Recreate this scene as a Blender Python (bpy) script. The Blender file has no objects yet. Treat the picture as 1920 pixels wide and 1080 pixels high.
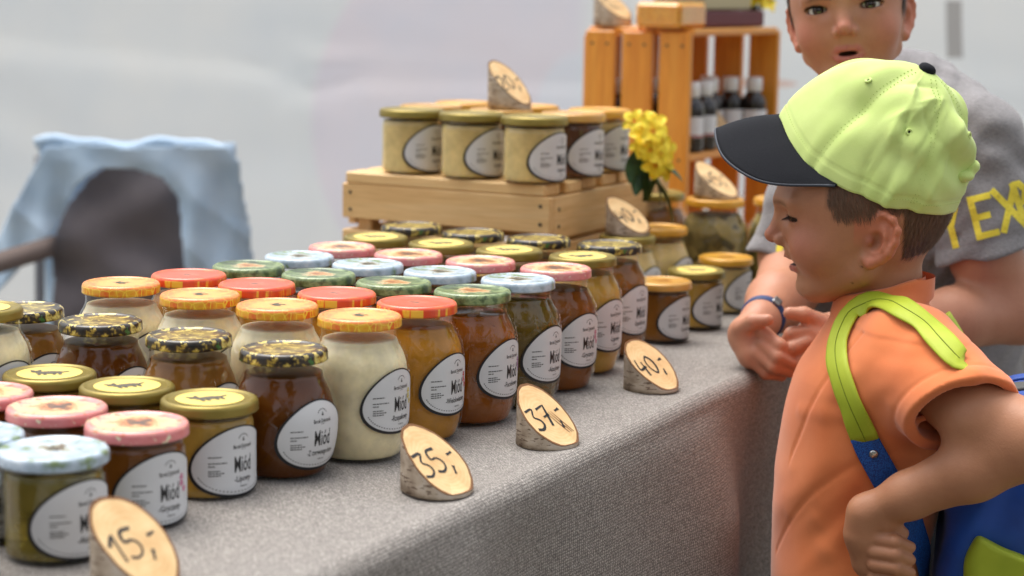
import bpy, math, random
import numpy as np
from math import sin, cos, pi, radians
from mathutils import Vector, Matrix

random.seed(7); rng = np.random.default_rng(7)
scene = bpy.context.scene
COL = scene.collection

# ------------------------------------------------------------------ camera
TZ = 0.88                       # height of the table top
FPX, PITCH, CAMH, ROLL = 3600.0, radians(9.0), 0.460, radians(1.0)
CAMPOS = np.array([0.0, 0.0, TZ + CAMH])
cam = bpy.data.cameras.new('camera'); cam_o = bpy.data.objects.new('camera', cam); COL.objects.link(cam_o)
cam.sensor_width = 36.0; cam.lens = FPX / 1920 * 36.0
cam.clip_start = 0.05; cam.clip_end = 500
cam_o.location = CAMPOS
cam_o.matrix_world = Matrix.Translation(CAMPOS) @ Matrix.Rotation(pi/2 - PITCH, 4, 'X') @ Matrix.Rotation(ROLL, 4, 'Z')
cam.dof.use_dof = True; cam.dof.focus_distance = 1.98; cam.dof.aperture_fstop = 4.5
scene.camera = cam_o

# ------------------------------------------------------------------ sky, sun, exposure
world = bpy.data.worlds.new('World'); scene.world = world; world.use_nodes = True
wn = world.node_tree.nodes; wl = world.node_tree.links; wn.clear()
SUN_EL, SUN_ROT = radians(72), radians(-42)
sky = wn.new('ShaderNodeTexSky'); sky.sky_type = 'NISHITA'; sky.sun_disc = False
sky.sun_elevation = SUN_EL; sky.sun_rotation = SUN_ROT
sky.air_density = 1.0; sky.dust_density = 4.0; sky.ozone_density = 0.6
bg = wn.new('ShaderNodeBackground'); bg.inputs['Strength'].default_value = 0.15
hs = wn.new('ShaderNodeHueSaturation'); hs.inputs['Saturation'].default_value = 0.30
wo = wn.new('ShaderNodeOutputWorld')
wl.new(sky.outputs[0], hs.inputs['Color']); wl.new(hs.outputs[0], bg.inputs[0]); wl.new(bg.outputs[0], wo.inputs[0])
sun = bpy.data.lights.new('sun', 'SUN'); sun.energy = 1.5; sun.angle = radians(50); sun.color = (1.0, .96, .9)
sun_o = bpy.data.objects.new('sun', sun); COL.objects.link(sun_o)
# sky sun_rotation is measured from +Y towards +X
sd = Vector((sin(SUN_ROT)*cos(SUN_EL), cos(SUN_ROT)*cos(SUN_EL), sin(SUN_EL)))
sun_o.rotation_euler = sd.to_track_quat('Z', 'Y').to_euler()
sun_o.location = (0, 0, 6)
scene.view_settings.view_transform = 'Standard'; scene.view_settings.look = 'None'
scene.view_settings.gamma = 1.0; scene.view_settings.use_curve_mapping = False
scene.view_settings.exposure = 0.86
scene.render.engine = 'CYCLES'
scene.cycles.use_denoising = True
scene.cycles.max_bounces = 8; scene.cycles.transparent_max_bounces = 16
scene.cycles.caustics_reflective = False; scene.cycles.caustics_refractive = False
scene.cycles.sample_clamp_indirect = 6.0

# ------------------------------------------------------------------ coordinates
def ray(px, py):
    dx, dy = px - 960.0, py - 540.0
    x = (dx*cos(ROLL) + dy*sin(ROLL))/FPX; u = -(-dx*sin(ROLL) + dy*cos(ROLL))/FPX
    return np.array([x, cos(PITCH) + u*sin(PITCH), -sin(PITCH) + u*cos(PITCH)])
def at_h(px, py, z):            # point seen there at height z over the table top
    d = ray(px, py); return CAMPOS + d*((z - CAMH)/d[2])
def at_y(px, py, Y):            # point seen there at distance Y from the camera plane
    d = ray(px, py); return CAMPOS + d*(Y/d[1])
TH = radians(27.7)
DA = np.array([sin(TH), cos(TH)]); DO = np.array([cos(TH), -sin(TH)])
def T(a, o, z=0.0):             # table frame: a along the table, o out towards the customers, z over the top
    return Vector((a*DA[0] + o*DO[0], a*DA[1] + o*DO[1], TZ + z))
TROT = -TH                      # a local frame with +Y along the table and +X out to the customers
TROTZ = math.atan2(DO[1], DO[0])

# ------------------------------------------------------------------ object helpers
def link(o, parent=None):
    COL.objects.link(o)
    if parent is not None: o.parent = parent
    return o
def mesh_obj(name, V, F, mat=None, parent=None, smooth=True, uv=None, col=None, mats=None, midx=None):
    me = bpy.data.meshes.new(name)
    V = np.asarray(V, dtype=np.float64)
    if isinstance(F, np.ndarray): F = F.tolist()
    me.from_pydata(V.tolist(), [], F)
    if smooth: me.polygons.foreach_set('use_smooth', [True]*len(me.polygons))
    if mats:
        for m in mats: me.materials.append(m)
        if midx is not None: me.polygons.foreach_set('material_index', list(midx))
    elif mat is not None: me.materials.append(mat)
    if uv is not None:          # one uv per vertex
        l = me.uv_layers.new(name='UVMap'); idx = np.zeros(len(me.loops), dtype=np.int32)
        me.loops.foreach_get('vertex_index', idx)
        l.data.foreach_set('uv', np.asarray(uv, dtype=np.float32)[idx].ravel())
    if col is not None:
        ca = me.color_attributes.new('Col', 'FLOAT_COLOR', 'POINT')
        c = np.ones((len(V), 4), dtype=np.float32); c[:, :3] = col
        ca.data.foreach_set('color', c.ravel())
    me.update()
    o = bpy.data.objects.new(name, me)
    return link(o, parent)
def empty(name, loc, rz=0.0):
    o = bpy.data.objects.new(name, None); o.empty_display_size = .05
    o.location = loc; o.rotation_euler = (0, 0, rz); return link(o)
def tag(o, label, cat, group=None):
    o['label'] = label; o['category'] = cat
    if group: o['group'] = group
    return o
def copy_tree(o, parent=None, keep=True):
    c = o.copy(); COL.objects.link(c)
    c.parent = parent
    for ch in o.children: copy_tree(ch, c)
    return c
class MB:                       # collects boxes / tubes / prisms into one mesh
    def __init__(s): s.V = []; s.F = []
    def add(s, V, F):
        n = len(s.V); s.V += [tuple(v) for v in V]; s.F += [tuple(i + n for i in f) for f in F]
    def box(s, c, d, M=None, bev=0.0):
        x, y, z = d[0]/2, d[1]/2, d[2]/2; b = min(bev, x*.9, y*.9, z*.9)
        if b <= 0:
            V = [(sx*x, sy*y, sz*z) for sx in (-1, 1) for sy in (-1, 1) for sz in (-1, 1)]
            F = [(0, 1, 3, 2), (4, 6, 7, 5), (0, 4, 5, 1), (2, 3, 7, 6), (0, 2, 6, 4), (1, 5, 7, 3)]
        else:
            V = []; idx = {}
            for sx in (-1, 1):
                for sy in (-1, 1):
                    for sz in (-1, 1):
                        for k in range(3):
                            p = [sx*(x-b), sy*(y-b), sz*(z-b)]; p[k] = (sx*x, sy*y, sz*z)[k]
                            idx[sx, sy, sz, k] = len(V); V.append(tuple(p))
            F = []
            S = (-1, 1)
            for k in range(3):
                i, j = [(1, 2), (0, 2), (0, 1)][k]
                for s1 in S:
                    q = []
                    for a, bb in ((-1, -1), (1, -1), (1, 1), (-1, 1)):
                        t = [0, 0, 0]; t[k] = s1; t[i] = a; t[j] = bb; q.append(idx[t[0], t[1], t[2], k])
                    F.append(tuple(q))
                for a in S:          # edges parallel to k
                    for bb in S:
                        t0 = [0, 0, 0]; t0[i] = a; t0[j] = bb; t0[k] = -1; t1 = list(t0); t1[k] = 1
                        F.append((idx[(*t0, i)], idx[(*t0, j)], idx[(*t1, j)], idx[(*t1, i)]))
            for sx in S:
                for sy in S:
                    for sz in S: F.append(tuple(idx[sx, sy, sz, k] for k in range(3)))
        V = [Vector(v) for v in V]
        if M is not None: V = [M @ v for v in V]
        c = Vector(c); s.add([v + c for v in V], F); return s
    def tube(s, pts, r, n=10, cap=True):
        pts = [Vector(p) for p in pts]; rs = r if hasattr(r, '__len__') else [r]*len(pts)
        t0 = (pts[1] - pts[0]).normalized(); up = Vector((0, 0, 1)) if abs(t0.z) < .9 else Vector((1, 0, 0))
        V = []; nrm = t0.cross(up).normalized()
        for i, p in enumerate(pts):
            t = (pts[min(i+1, len(pts)-1)] - pts[max(i-1, 0)]).normalized()
            nrm = (nrm - t*nrm.dot(t)).normalized(); b = t.cross(nrm)
            for k in range(n):
                a = 2*pi*k/n; V.append(p + (nrm*cos(a) + b*sin(a))*rs[i])
        F = []
        for i in range(len(pts)-1):
            for k in range(n): F.append((i*n+k, i*n+(k+1) % n, (i+1)*n+(k+1) % n, (i+1)*n+k))
        if cap:
            F.append(tuple(range(n-1, -1, -1))); F.append(tuple((len(pts)-1)*n + k for k in range(n)))
        s.add(V, F); return s
    def build(s, name, mat, parent=None, smooth=False, uv=None): return mesh_obj(name, s.V, s.F, mat, parent, smooth, uv=uv)
def lathe(prof, n, ripple=None, close_bottom=True):
    prof = np.asarray(prof, float); m = len(prof)
    ang = np.arange(n)*2*pi/n
    R = np.repeat(prof[:, :1], n, 1); Z = np.repeat(prof[:, 1:2], n, 1); A = np.repeat(ang[None], m, 0)
    if ripple is not None: R = R + ripple(A, Z)
    V = np.stack([R*np.cos(A), R*np.sin(A), Z], -1).reshape(-1, 3)
    i = np.arange(m-1)[:, None]*n; k = np.arange(n)[None]; k2 = (k+1) % n
    F = np.stack([i+k, i+k2, i+n+k2, i+n+k], -1).reshape(-1, 4).tolist()
    return V, F, A.ravel()
def smooth_prof(pts, n):        # resample a profile smoothly (Catmull-Rom by arc length)
    P = np.asarray(pts, float); d = np.r_[0, np.cumsum(np.hypot(*np.diff(P, axis=0).T))]
    t = np.linspace(0, d[-1], n)
    out = np.zeros((n, 2))
    m = np.gradient(P, d, axis=0)
    j = np.clip(np.searchsorted(d, t, 'right')-1, 0, len(P)-2); h = d[j+1]-d[j]; u = (t-d[j])/h
    h00 = 2*u**3-3*u**2+1; h10 = u**3-2*u**2+u; h01 = -2*u**3+3*u**2; h11 = u**3-u**2
    for c in range(2): out[:, c] = h00*P[j, c]+h10*h*m[j, c]+h01*P[j+1, c]+h11*h*m[j+1, c]
    return out
def curve_pts(pts, n):          # smooth 3D polyline
    P = np.asarray(pts, float); d = np.r_[0, np.cumsum(np.linalg.norm(np.diff(P, axis=0), axis=1))]
    t = np.linspace(0, d[-1], n); m = np.gradient(P, d, axis=0)
    j = np.clip(np.searchsorted(d, t, 'right')-1, 0, len(P)-2); h = (d[j+1]-d[j])[:, None]; u = ((t-d[j])[:, None])/h
    return (2*u**3-3*u**2+1)*P[j]+(u**3-2*u**2+u)*h*m[j]+(-2*u**3+3*u**2)*P[j+1]+(u**3-u**2)*h*m[j+1]

# ------------------------------------------------------------------ material helpers
def srgb(r, g=None, b=None):
    if g is None: r, g, b = r
    f = lambda c: (c/255/12.92) if c/255 <= .04045 else ((c/255+.055)/1.055)**2.4
    return (f(r), f(g), f(b))
class Mat:
    def __init__(s, name, **kw):
        s.m = bpy.data.materials.new(name); s.m.use_nodes = True
        s.n = s.m.node_tree.nodes; s.l = s.m.node_tree.links
        s.b = s.n['Principled BSDF']; s.out = s.n['Material Output']
        for k, v in kw.items(): s.set(k, v)
    NM = dict(col='Base Color', rough='Roughness', metal='Metallic', trans='Transmission Weight', ior='IOR', coat='Coat Weight',
              coatr='Coat Roughness', sss='Subsurface Weight', sssr='Subsurface Radius', ssss='Subsurface Scale', sheen='Sheen Weight',
              spec='Specular IOR Level', alpha='Alpha', emis='Emission Color', emis_s='Emission Strength', sheenr='Sheen Roughness')
    def set(s, k, v):
        i = s.b.inputs[s.NM[k]]
        if isinstance(v, bpy.types.NodeSocket): s.l.new(v, i)
        elif k in ('col', 'emis'): i.default_value = (*v[:3], 1)
        else: i.default_value = v
        return s
    def N(s, typ, **kw):
        n = s.n.new('ShaderNode'+typ)
        for k, v in kw.items():
            if k.startswith('i_'):
                key = k[2:]; key = int(key) if key.isdigit() else key.replace('_', ' ')
                i = n.inputs[key]
                if isinstance(v, bpy.types.NodeSocket): s.l.new(v, i)
                else: i.default_value = v
            else: setattr(n, k, v)
        return n
    def coord(s, which='Object', scale=(1, 1, 1), rot=(0, 0, 0), loc=(0, 0, 0)):
        t = s.N('TexCoord'); mp = s.N('Mapping')
        mp.inputs['Scale'].default_value = scale; mp.inputs['Rotation'].default_value = rot; mp.inputs['Location'].default_value = loc
        s.l.new(t.outputs[which], mp.inputs[0]); return mp.outputs[0]
    def noise(s, vec, scale, detail=3, rough=.55, dist=0):
        n = s.N('TexNoise'); s.l.new(vec, n.inputs['Vector']); n.inputs['Scale'].default_value = scale
        n.inputs['Detail'].default_value = detail; n.inputs['Roughness'].default_value = rough; n.inputs['Distortion'].default_value = dist
        return n.outputs['Fac']
    def voro(s, vec, scale, feature='F1', rand=1.0, out='Distance'):
        n = s.N('TexVoronoi', feature=feature); s.l.new(vec, n.inputs['Vector']); n.inputs['Scale'].default_value = scale
        n.inputs['Randomness'].default_value = rand
        return n.outputs[out]
    def ramp(s, fac, stops, interp='LINEAR'):
        n = s.N('ValToRGB'); n.color_ramp.interpolation = interp; e = n.color_ramp.elements
        while len(e) > 1: e.remove(e[0])
        e[0].position = stops[0][0]; e[0].color = (*stops[0][1][:3], 1)
        for p, c in stops[1:]:
            x = e.new(p); x.color = (*c[:3], 1)
        s.l.new(fac, n.inputs[0]); return n.outputs[0]
    def mix(s, fac, a, b, typ='MIX'):
        n = s.N('Mix', data_type='RGBA', blend_type=typ)
        for i, v in ((0, fac), (6, a), (7, b)):
            if isinstance(v, bpy.types.NodeSocket): s.l.new(v, n.inputs[i])
            elif i == 0: n.inputs[0].default_value = v
            else: n.inputs[i].default_value = (*v[:3], 1)
        return n.outputs[2]
    def math(s, op, a, b=None, c=None):
        n = s.N('Math', operation=op)
        for i, v in enumerate((a, b, c)):
            if v is None: continue
            if isinstance(v, bpy.types.NodeSocket): s.l.new(v, n.inputs[i])
            else: n.inputs[i].default_value = v
        return n.outputs[0]
    def bump(s, h, strength=.3, dist=.001):
        n = s.N('Bump'); n.inputs['Strength'].default_value = strength; n.inputs['Distance'].default_value = dist
        s.l.new(h, n.inputs['Height']); s.l.new(n.outputs[0], s.b.inputs['Normal']); return s
    def sep(s, vec):
        n = s.N('SeparateXYZ'); s.l.new(vec, n.inputs[0]); return n.outputs
def attr_mat(name, **kw):
    m = Mat(name, **kw); a = m.N('Attribute', attribute_name='Col'); m.a = a.outputs['Color']; m.set('col', m.a); return m
# ================================================================== setting: ground
def ground_mat():
    m = Mat('ground_mat', rough=.9); c = m.coord('Object')
    n = m.noise(c, 3.0, 6); n2 = m.noise(c, 90, 3)
    g = m.ramp(n, [(.3, (.10, .085, .06)), (.55, (.16, .14, .10)), (.75, (.09, .10, .045))])
    m.set('col', m.mix(.35, g, m.ramp(n2, [(.3, (.06, .05, .04)), (.7, (.24, .21, .16))]))); m.bump(n2, .5, .01); return m.m
g = mesh_obj('ground', [(-150, -150, 0), (150, -150, 0), (150, 150, 0), (-150, 150, 0)], [(0, 1, 2, 3)], ground_mat(), smooth=False)
g['kind'] = 'structure'

# ================================================================== table and cloth
EDGE, BACK = -0.800, -1.66      # front and rear edge of the table in the table frame
A0, A1 = 0.55, 4.05
def linen_mat():
    m = Mat('linen', rough=.95, sheen=.15)
    u = m.coord('UV')
    a = m.noise(m.coord('UV', (420, 60, 1)), 1, 3, .75); b = m.noise(m.coord('UV', (55, 440, 1), loc=(31, 7, 0)), 1, 3, .75)
    big = m.noise(u, 5, 4)
    wv = m.N('TexWave', wave_type='BANDS', bands_direction='Y'); m.l.new(u, wv.inputs['Vector']); wv.inputs['Scale'].default_value = 100
    wv.inputs['Distortion'].default_value = 6; wv.inputs['Detail'].default_value = 2; wv.inputs['Detail Scale'].default_value = 4
    wx = m.N('TexWave', wave_type='BANDS', bands_direction='X'); m.l.new(u, wx.inputs['Vector']); wx.inputs['Scale'].default_value = 84
    wx.inputs['Distortion'].default_value = 6; wx.inputs['Detail'].default_value = 2; wx.inputs['Detail Scale'].default_value = 4
    weave = m.math('MULTIPLY', wv.outputs['Fac'], wx.outputs['Fac'])
    ca = m.ramp(a, [(.33, srgb(66, 60, 54)), (.5, srgb(150, 142, 134)), (.66, srgb(222, 216, 208))])
    cb = m.ramp(b, [(.33, srgb(70, 66, 62)), (.5, srgb(148, 143, 138)), (.66, srgb(218, 214, 208))])
    c = m.mix(.5, ca, cb)
    c = m.mix(.80, c, m.ramp(weave, [(0, srgb(82, 75, 69)), (.25, srgb(142, 134, 126)), (.6, srgb(186, 178, 169)), (1, srgb(206, 199, 191))]))
    c = m.mix(m.math('MULTIPLY', big, .20), c, srgb(150, 150, 152))
    m.set('col', c); m.bump(m.math('ADD', m.math('MULTIPLY', weave, 1.2), m.math('ADD', a, b)), .6, .0012); return m.m
LINEN = linen_mat()
def build_table():
    t = empty('stall_table', T((A0+A1)/2, (EDGE+BACK)/2, 0) - Vector((0, 0, TZ)), TROTZ)
    tag(t, 'long plain wooden market table hidden under the grey linen cloth', 'table')
    wood = Mat('table_wood', rough=.7); c = wood.coord('Object', (1, 14, 14)); wood.set('col', wood.ramp(wood.noise(c, 3, 5), [(.3, (.20, .12, .06)), (.7, (.36, .24, .13))]))
    W, L = EDGE-BACK-.012, A1-A0-.02
    MB().box((0, 0, TZ-.022), (W, L, .034), bev=.003).build('table_top', wood.m, t)
    for sx in (-1, 1):
        for sy in (-1, 0, 1):
            MB().box((sx*(W/2-.06), sy*(L/2-.08), (TZ-.040)/2), (.045, .045, TZ-.040)).build('leg', wood.m, t)
    # cloth: a sheet over the top with a rounded front edge and a hanging front drop with soft folds
    na, r = 300, .019
    As = np.linspace(A0-.02, A1+.02, na)
    sec = []                    # (o, z, hang fraction)
    for o in np.linspace(BACK, EDGE-r, 26): sec.append((o, 0.0, 0))
    for k in range(1, 7):
        q = k/6*pi/2; sec.append((EDGE-r+r*sin(q), -r+r*cos(q), .0))
    for z in np.linspace(-.03, -.80, 46): sec.append((EDGE+.002, z, (-z-.02)/.78))
    V = []; UV = []
    fold = lambda a, h: (0.030*np.sin(a*7.3+.9)+.022*np.sin(a*13.1+2.0)+.012*np.sin(a*23+.4)) * h**.62
    s = 0; prev = None
    for (o, z, h) in sec:
        if prev is not None: s += math.hypot(o-prev[0], z-prev[1])
        prev = (o, z)
        for a in As:
            hh = max(h, 0)
            bulge = .030*math.exp(-((a-2.02)/.10)**2)*min(1, hh*6) + .018*math.exp(-((a-1.42)/.05)**2)*min(1, hh*5)
            oo = o + fold(a, hh) + .035*hh + bulge
            zz = z + (.0012*sin(a*9+o*17) + .0008*sin(o*31-a*4) - .0012 if h == 0 and z == 0 else 0)
            p = T(a, oo, zz); V.append(p); UV.append((a, s))
    n = len(As); F = [(i*n+k, (i+1)*n+k, (i+1)*n+k+1, i*n+k+1) for i in range(len(sec)-1) for k in range(n-1)]
    F = [f[::-1] for f in F]
    o = mesh_obj('tablecloth', V, F, LINEN, uv=UV)
    md = o.modifiers.new('thick', 'SOLIDIFY'); md.thickness = .0012; md.offset = -1
    tag(o, 'grey woven linen cloth draped over the long market table', 'tablecloth')
build_table()

# ================================================================== honey jars
def thin_glass(name, tint=(.97, .98, .97)):
    m = Mat(name); n = m.n; l = m.l
    tr = m.N('BsdfTransparent'); tr.inputs[0].default_value = (*tint, 1)
    gl = m.N('BsdfGlossy'); gl.inputs['Roughness'].default_value = .015; gl.inputs['Color'].default_value = (1, 1, 1, 1)
    fr = m.N('Fresnel'); fr.inputs['IOR'].default_value = 1.5
    c = m.coord('Object'); nz = m.noise(c, 60, 2)
    b = m.N('Bump'); b.inputs['Strength'].default_value = .16; b.inputs['Distance'].default_value = .004; l.new(nz, b.inputs['Height'])
    l.new(b.outputs[0], gl.inputs['Normal']); l.new(b.outputs[0], fr.inputs['Normal'])
    geo = m.N('NewGeometry'); f = m.math('MULTIPLY', m.math('MINIMUM', m.math('MULTIPLY', fr.outputs[0], 1.0), 1.0), m.math('SUBTRACT', 1.0, geo.outputs['Backfacing']))
    mx = m.N('MixShader'); l.new(f, mx.inputs[0]); l.new(tr.outputs[0], mx.inputs[1]); l.new(gl.outputs[0], mx.inputs[2])
    l.new(mx.outputs[0], m.out.inputs['Surface']); return m.m
GLASS = thin_glass('jar_glass')
def honey(name, col, kind, var=.25):
    m = Mat('honey_'+name, rough=.38, spec=.12)
    c = m.coord('Object'); nz = m.noise(c, 26, 4, .6)
    dark = tuple(x*(1-var) for x in col); light = tuple(min(1, x*(1+var)) for x in col)
    col2 = m.ramp(nz, [(.3, dark), (.7, light)]); m.set('col', col2)
    if kind == 'chunky':
        vv = m.voro(c, 75, 'F1', 1.0, 'Color'); bw = m.N('RGBToBW'); m.l.new(vv, bw.inputs[0]); m.set('col', m.ramp(bw.outputs[0], [(.1, tuple(x*.35 for x in col)), (.5, col), (.9, tuple(x*2.0 for x in col))])); m.set('rough', .3)
    elif kind == 'cream': m.set('sss', .35).set('ssss', .01).set('sssr', (1, .7, .35)).set('rough', .5)
    elif kind == 'cloudy': m.set('trans', .22).set('ior', 1.2).set('rough', .3)
    else: m.set('trans', .62).set('rough', .12).set('ior', 1.38)
    return m.m
HON = {k: honey(k, c, t) for k, (c, t) in dict(
    white=((.78, .67, .43), 'cream'), multi=((.52, .225, .024), 'cloudy'), amber=((.60, .17, .014), 'clear'), acacia=((.30, .19, .028), 'clear'),
    buck=((.24, .075, .011), 'cloudy'), linden=((.60, .36, .07), 'cloudy'), forest=((.28, .115, .022), 'cloudy'), dark=((.13, .036, .004), 'cloudy'),
    darkl=((.30, .125, .022), 'cloudy'), olive=((.42, .33, .07), 'clear'), brownc=((.15, .062, .030), 'cream'), sand=((.70, .52, .22), 'cream'),
    herb=((.17, .13, .05), 'chunky'), herbl=((.26, .20, .06), 'chunky')).items()}

def lid_mat(kind, ztop, R):
    m = Mat('lid_'+kind, rough=.32, coat=.35, coatr=.15)
    c = m.coord('Object'); s = m.sep(c)
    rad = m.math('DIVIDE', m.math('SQRT', m.math('ADD', m.math('MULTIPLY', s[0], s[0]), m.math('MULTIPLY', s[1], s[1]))), R)
    top = m.math('GREATER_THAN', s[2], ztop-.0030)
    cells = m.voro(c, 130, 'DISTANCE_TO_EDGE', .55); nz = m.noise(c, 45, 4, .65); nz2 = m.noise(c, 110, 3); nz3 = m.noise(c, 75, 4, .7)
    wr = m.math('ADD', rad, m.math('MULTIPLY', m.math('SUBTRACT', nz3, .5), 1.5))     # ragged radius for printed pictures
    edge = m.math('LESS_THAN', cells, .04)
    if kind == 'gold':
        m.set('col', m.mix(m.math('MULTIPLY', nz, .5), srgb(150, 132, 62), srgb(120, 104, 44))).set('metal', .55).set('rough', .38).set('coat', .1); return m.m
    if kind in ('yellow', 'tan'):
        a, b = ((srgb(226, 172, 60), srgb(205, 146, 40)) if kind == 'yellow' else (srgb(214, 166, 84), srgb(190, 140, 60)))
        c1 = m.mix(nz, a, b); c2 = m.ramp(wr, [(.0, srgb(150, 100, 40)), (.25, srgb(190, 125, 50)), (.4, a), (1, b)])
        m.set('col', m.mix(top, c1, c2)).set('metal', .15); return m.m
    if kind == 'comb':
        side = m.mix(m.ramp(nz, [(.4, (0, 0, 0)), (.6, (1, 1, 1))]), srgb(232, 108, 34), srgb(236, 178, 44))
        side = m.mix(edge, side, srgb(247, 208, 70))
        tp = m.ramp(wr, [(0, srgb(150, 110, 70)), (.10, srgb(214, 150, 80)), (.22, srgb(236, 176, 96)), (.6, srgb(240, 172, 84)), (.8, srgb(238, 128, 64)), (1, srgb(236, 140, 60))])
        tp = m.mix(m.math('MULTIPLY', edge, .45), tp, srgb(250, 205, 90))
    elif kind == 'orange':
        dr = m.noise(m.coord('Object', (1, 1, .12)), 150, 2)
        side = m.ramp(dr, [(.42, srgb(226, 74, 34)), (.52, srgb(234, 104, 38)), (.6, srgb(246, 190, 60))])
        tp = m.ramp(wr, [(0, srgb(120, 60, 40)), (.10, srgb(200, 120, 90)), (.2, srgb(232, 88, 56)), (.85, srgb(234, 84, 50)), (1, srgb(236, 104, 52))])
    elif kind == 'green':
        base = m.ramp(nz, [(.32, srgb(38, 52, 36)), (.46, srgb(86, 108, 64)), (.56, srgb(142, 160, 108)), (.66, srgb(70, 86, 54)), (.76, srgb(150, 140, 172))])
        side = base
        tp = m.ramp(wr, [(0, srgb(150, 84, 40)), (.2, srgb(196, 140, 78)), (.34, srgb(206, 190, 150)), (.42, srgb(96, 112, 70))])
        tp = m.mix(m.math('GREATER_THAN', wr, .45), tp, base)
    elif kind == 'blue':
        base = m.ramp(nz, [(.36, srgb(118, 138, 84)), (.44, srgb(160, 178, 190)), (.55, srgb(188, 203, 216)), (.7, srgb(222, 230, 236))])
        side = base
        tp = m.ramp(wr, [(0, srgb(96, 72, 54)), (.12, srgb(120, 96, 76)), (.20, srgb(150, 150, 110)), (.28, srgb(206, 214, 220))])
        tp = m.mix(m.math('GREATER_THAN', wr, .33), tp, base)
    elif kind == 'pink':
        base = m.ramp(nz, [(.3, srgb(214, 122, 122)), (.55, srgb(226, 140, 140)), (.75, srgb(236, 182, 170))])
        side = m.mix(m.math('GREATER_THAN', nz2, .64), base, srgb(232, 222, 188))
        tp = m.ramp(wr, [(0, srgb(92, 74, 66)), (.2, srgb(120, 84, 62)), (.3, srgb(206, 128, 70)), (.45, srgb(226, 196, 146)), (.7, srgb(228, 205, 160)), (.9, srgb(226, 150, 140)), (1, srgb(224, 140, 136))])
        tp = m.mix(m.math('GREATER_THAN', nz2, .62), tp, srgb(208, 120, 84))
    else:                       # black with bees and honeycomb
        base = m.ramp(nz2, [(.38, srgb(20, 17, 14)), (.5, srgb(54, 40, 26)), (.58, srgb(172, 146, 58)), (.68, srgb(232, 214, 120))])
        gr = m.math('GREATER_THAN', nz, .62); base = m.mix(gr, base, srgb(58, 108, 44))
        side = base
        tp = m.ramp(wr, [(0, srgb(70, 60, 40)), (.35, srgb(150, 132, 72)), (.6, srgb(104, 84, 48)), (.8, srgb(60, 48, 30)), (1, srgb(40, 32, 22))])
        tp = m.mix(m.math('GREATER_THAN', nz2, .56), tp, srgb(206, 184, 96))
    m.set('col', m.mix(top, side, tp)); return m.m
STICKER = Mat('lid_sticker', col=srgb(232, 206, 110), rough=.45).m
INK = Mat('black_ink', col=(.012, .012, .014), rough=.55).m
INKG = Mat('grey_ink', col=(.10, .10, .10), rough=.6).m
INKB = Mat('brown_ink', col=(.10, .085, .055), rough=.6).m
PAPER = Mat('label_paper', col=(.68, .69, .70), rough=.42).m
FLP = {k: Mat('print_'+k, col=srgb(*c), rough=.5).m for k, c in dict(purple=(150, 84, 150), red=(206, 64, 74), yellow=(214, 190, 60), pink=(206, 110, 150)).items()}

def txt(body, sx=1.0, shear=0.0):
    cu = bpy.data.curves.new('t', 'FONT'); cu.body = body; cu.align_x = 'CENTER'; cu.resolution_u = 2; cu.shear = shear; cu.offset = .007
    o = bpy.data.objects.new('t', cu); COL.objects.link(o)
    dg = bpy.context.evaluated_depsgraph_get(); me = o.evaluated_get(dg).to_mesh()
    V = np.array([v.co[:2] for v in me.vertices]) if len(me.vertices) else np.zeros((0, 2)); F = [tuple(p.vertices) for p in me.polygons]
    o.evaluated_get(dg).to_mesh_clear(); bpy.data.objects.remove(o); bpy.data.curves.remove(cu)
    if len(V): V[:, 1] -= .35; V[:, 0] *= sx
    return V, F
_tc = {}
def text2d(body, w=None, h=1.0, u=0, v=0):      # glyph faces scaled to cap height h and width w, centred at (u, v)
    if body not in _tc: _tc[body] = txt(body)
    V, F = _tc[body]; V = V.copy()
    cap = .72
    V[:, 1] *= h/cap
    wd = V[:, 0].max()-V[:, 0].min(); V[:, 0] -= (V[:, 0].max()+V[:, 0].min())/2
    V[:, 0] *= (w/wd if w else h/cap)
    V[:, 0] += u; V[:, 1] += v; return V, F
class Flat:                     # collects flat print in label space
    def __init__(s): s.V = []; s.F = []
    def add(s, V, F):
        n = len(s.V); s.V += [tuple(v) for v in V]; s.F += [tuple(i+n for i in f) for f in F]
    def bar(s, u, v, w, h): s.add([(u, v-h/2), (u+w, v-h/2), (u+w, v+h/2), (u, v+h/2)], [(0, 1, 2, 3)])
    def disc(s, u, v, a, b, n=12, rot=0):
        s.add([(u+a*cos(t)*cos(rot)-b*sin(t)*sin(rot), v+a*cos(t)*sin(rot)+b*sin(t)*cos(rot)) for t in np.arange(n)*2*pi/n], [tuple(range(n))])
    def stroke(s, pts, w):
        P = np.asarray(pts, float); t = np.gradient(P, axis=0); t /= np.linalg.norm(t, axis=1)[:, None]+1e-9; nn = np.stack([-t[:, 1], t[:, 0]], 1)
        ww = np.asarray(w)*np.ones(len(P))
        L = P+nn*ww[:, None]/2; R_ = P-nn*ww[:, None]/2; n = len(P)
        s.add(np.r_[R_, L], [(i, i+1, n+i+1, n+i) for i in range(n-1)])
def egg(t, a, b): return np.stack([a*np.cos(t)*(1-.20*np.sin(t)), b*np.sin(t)], -1)

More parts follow.
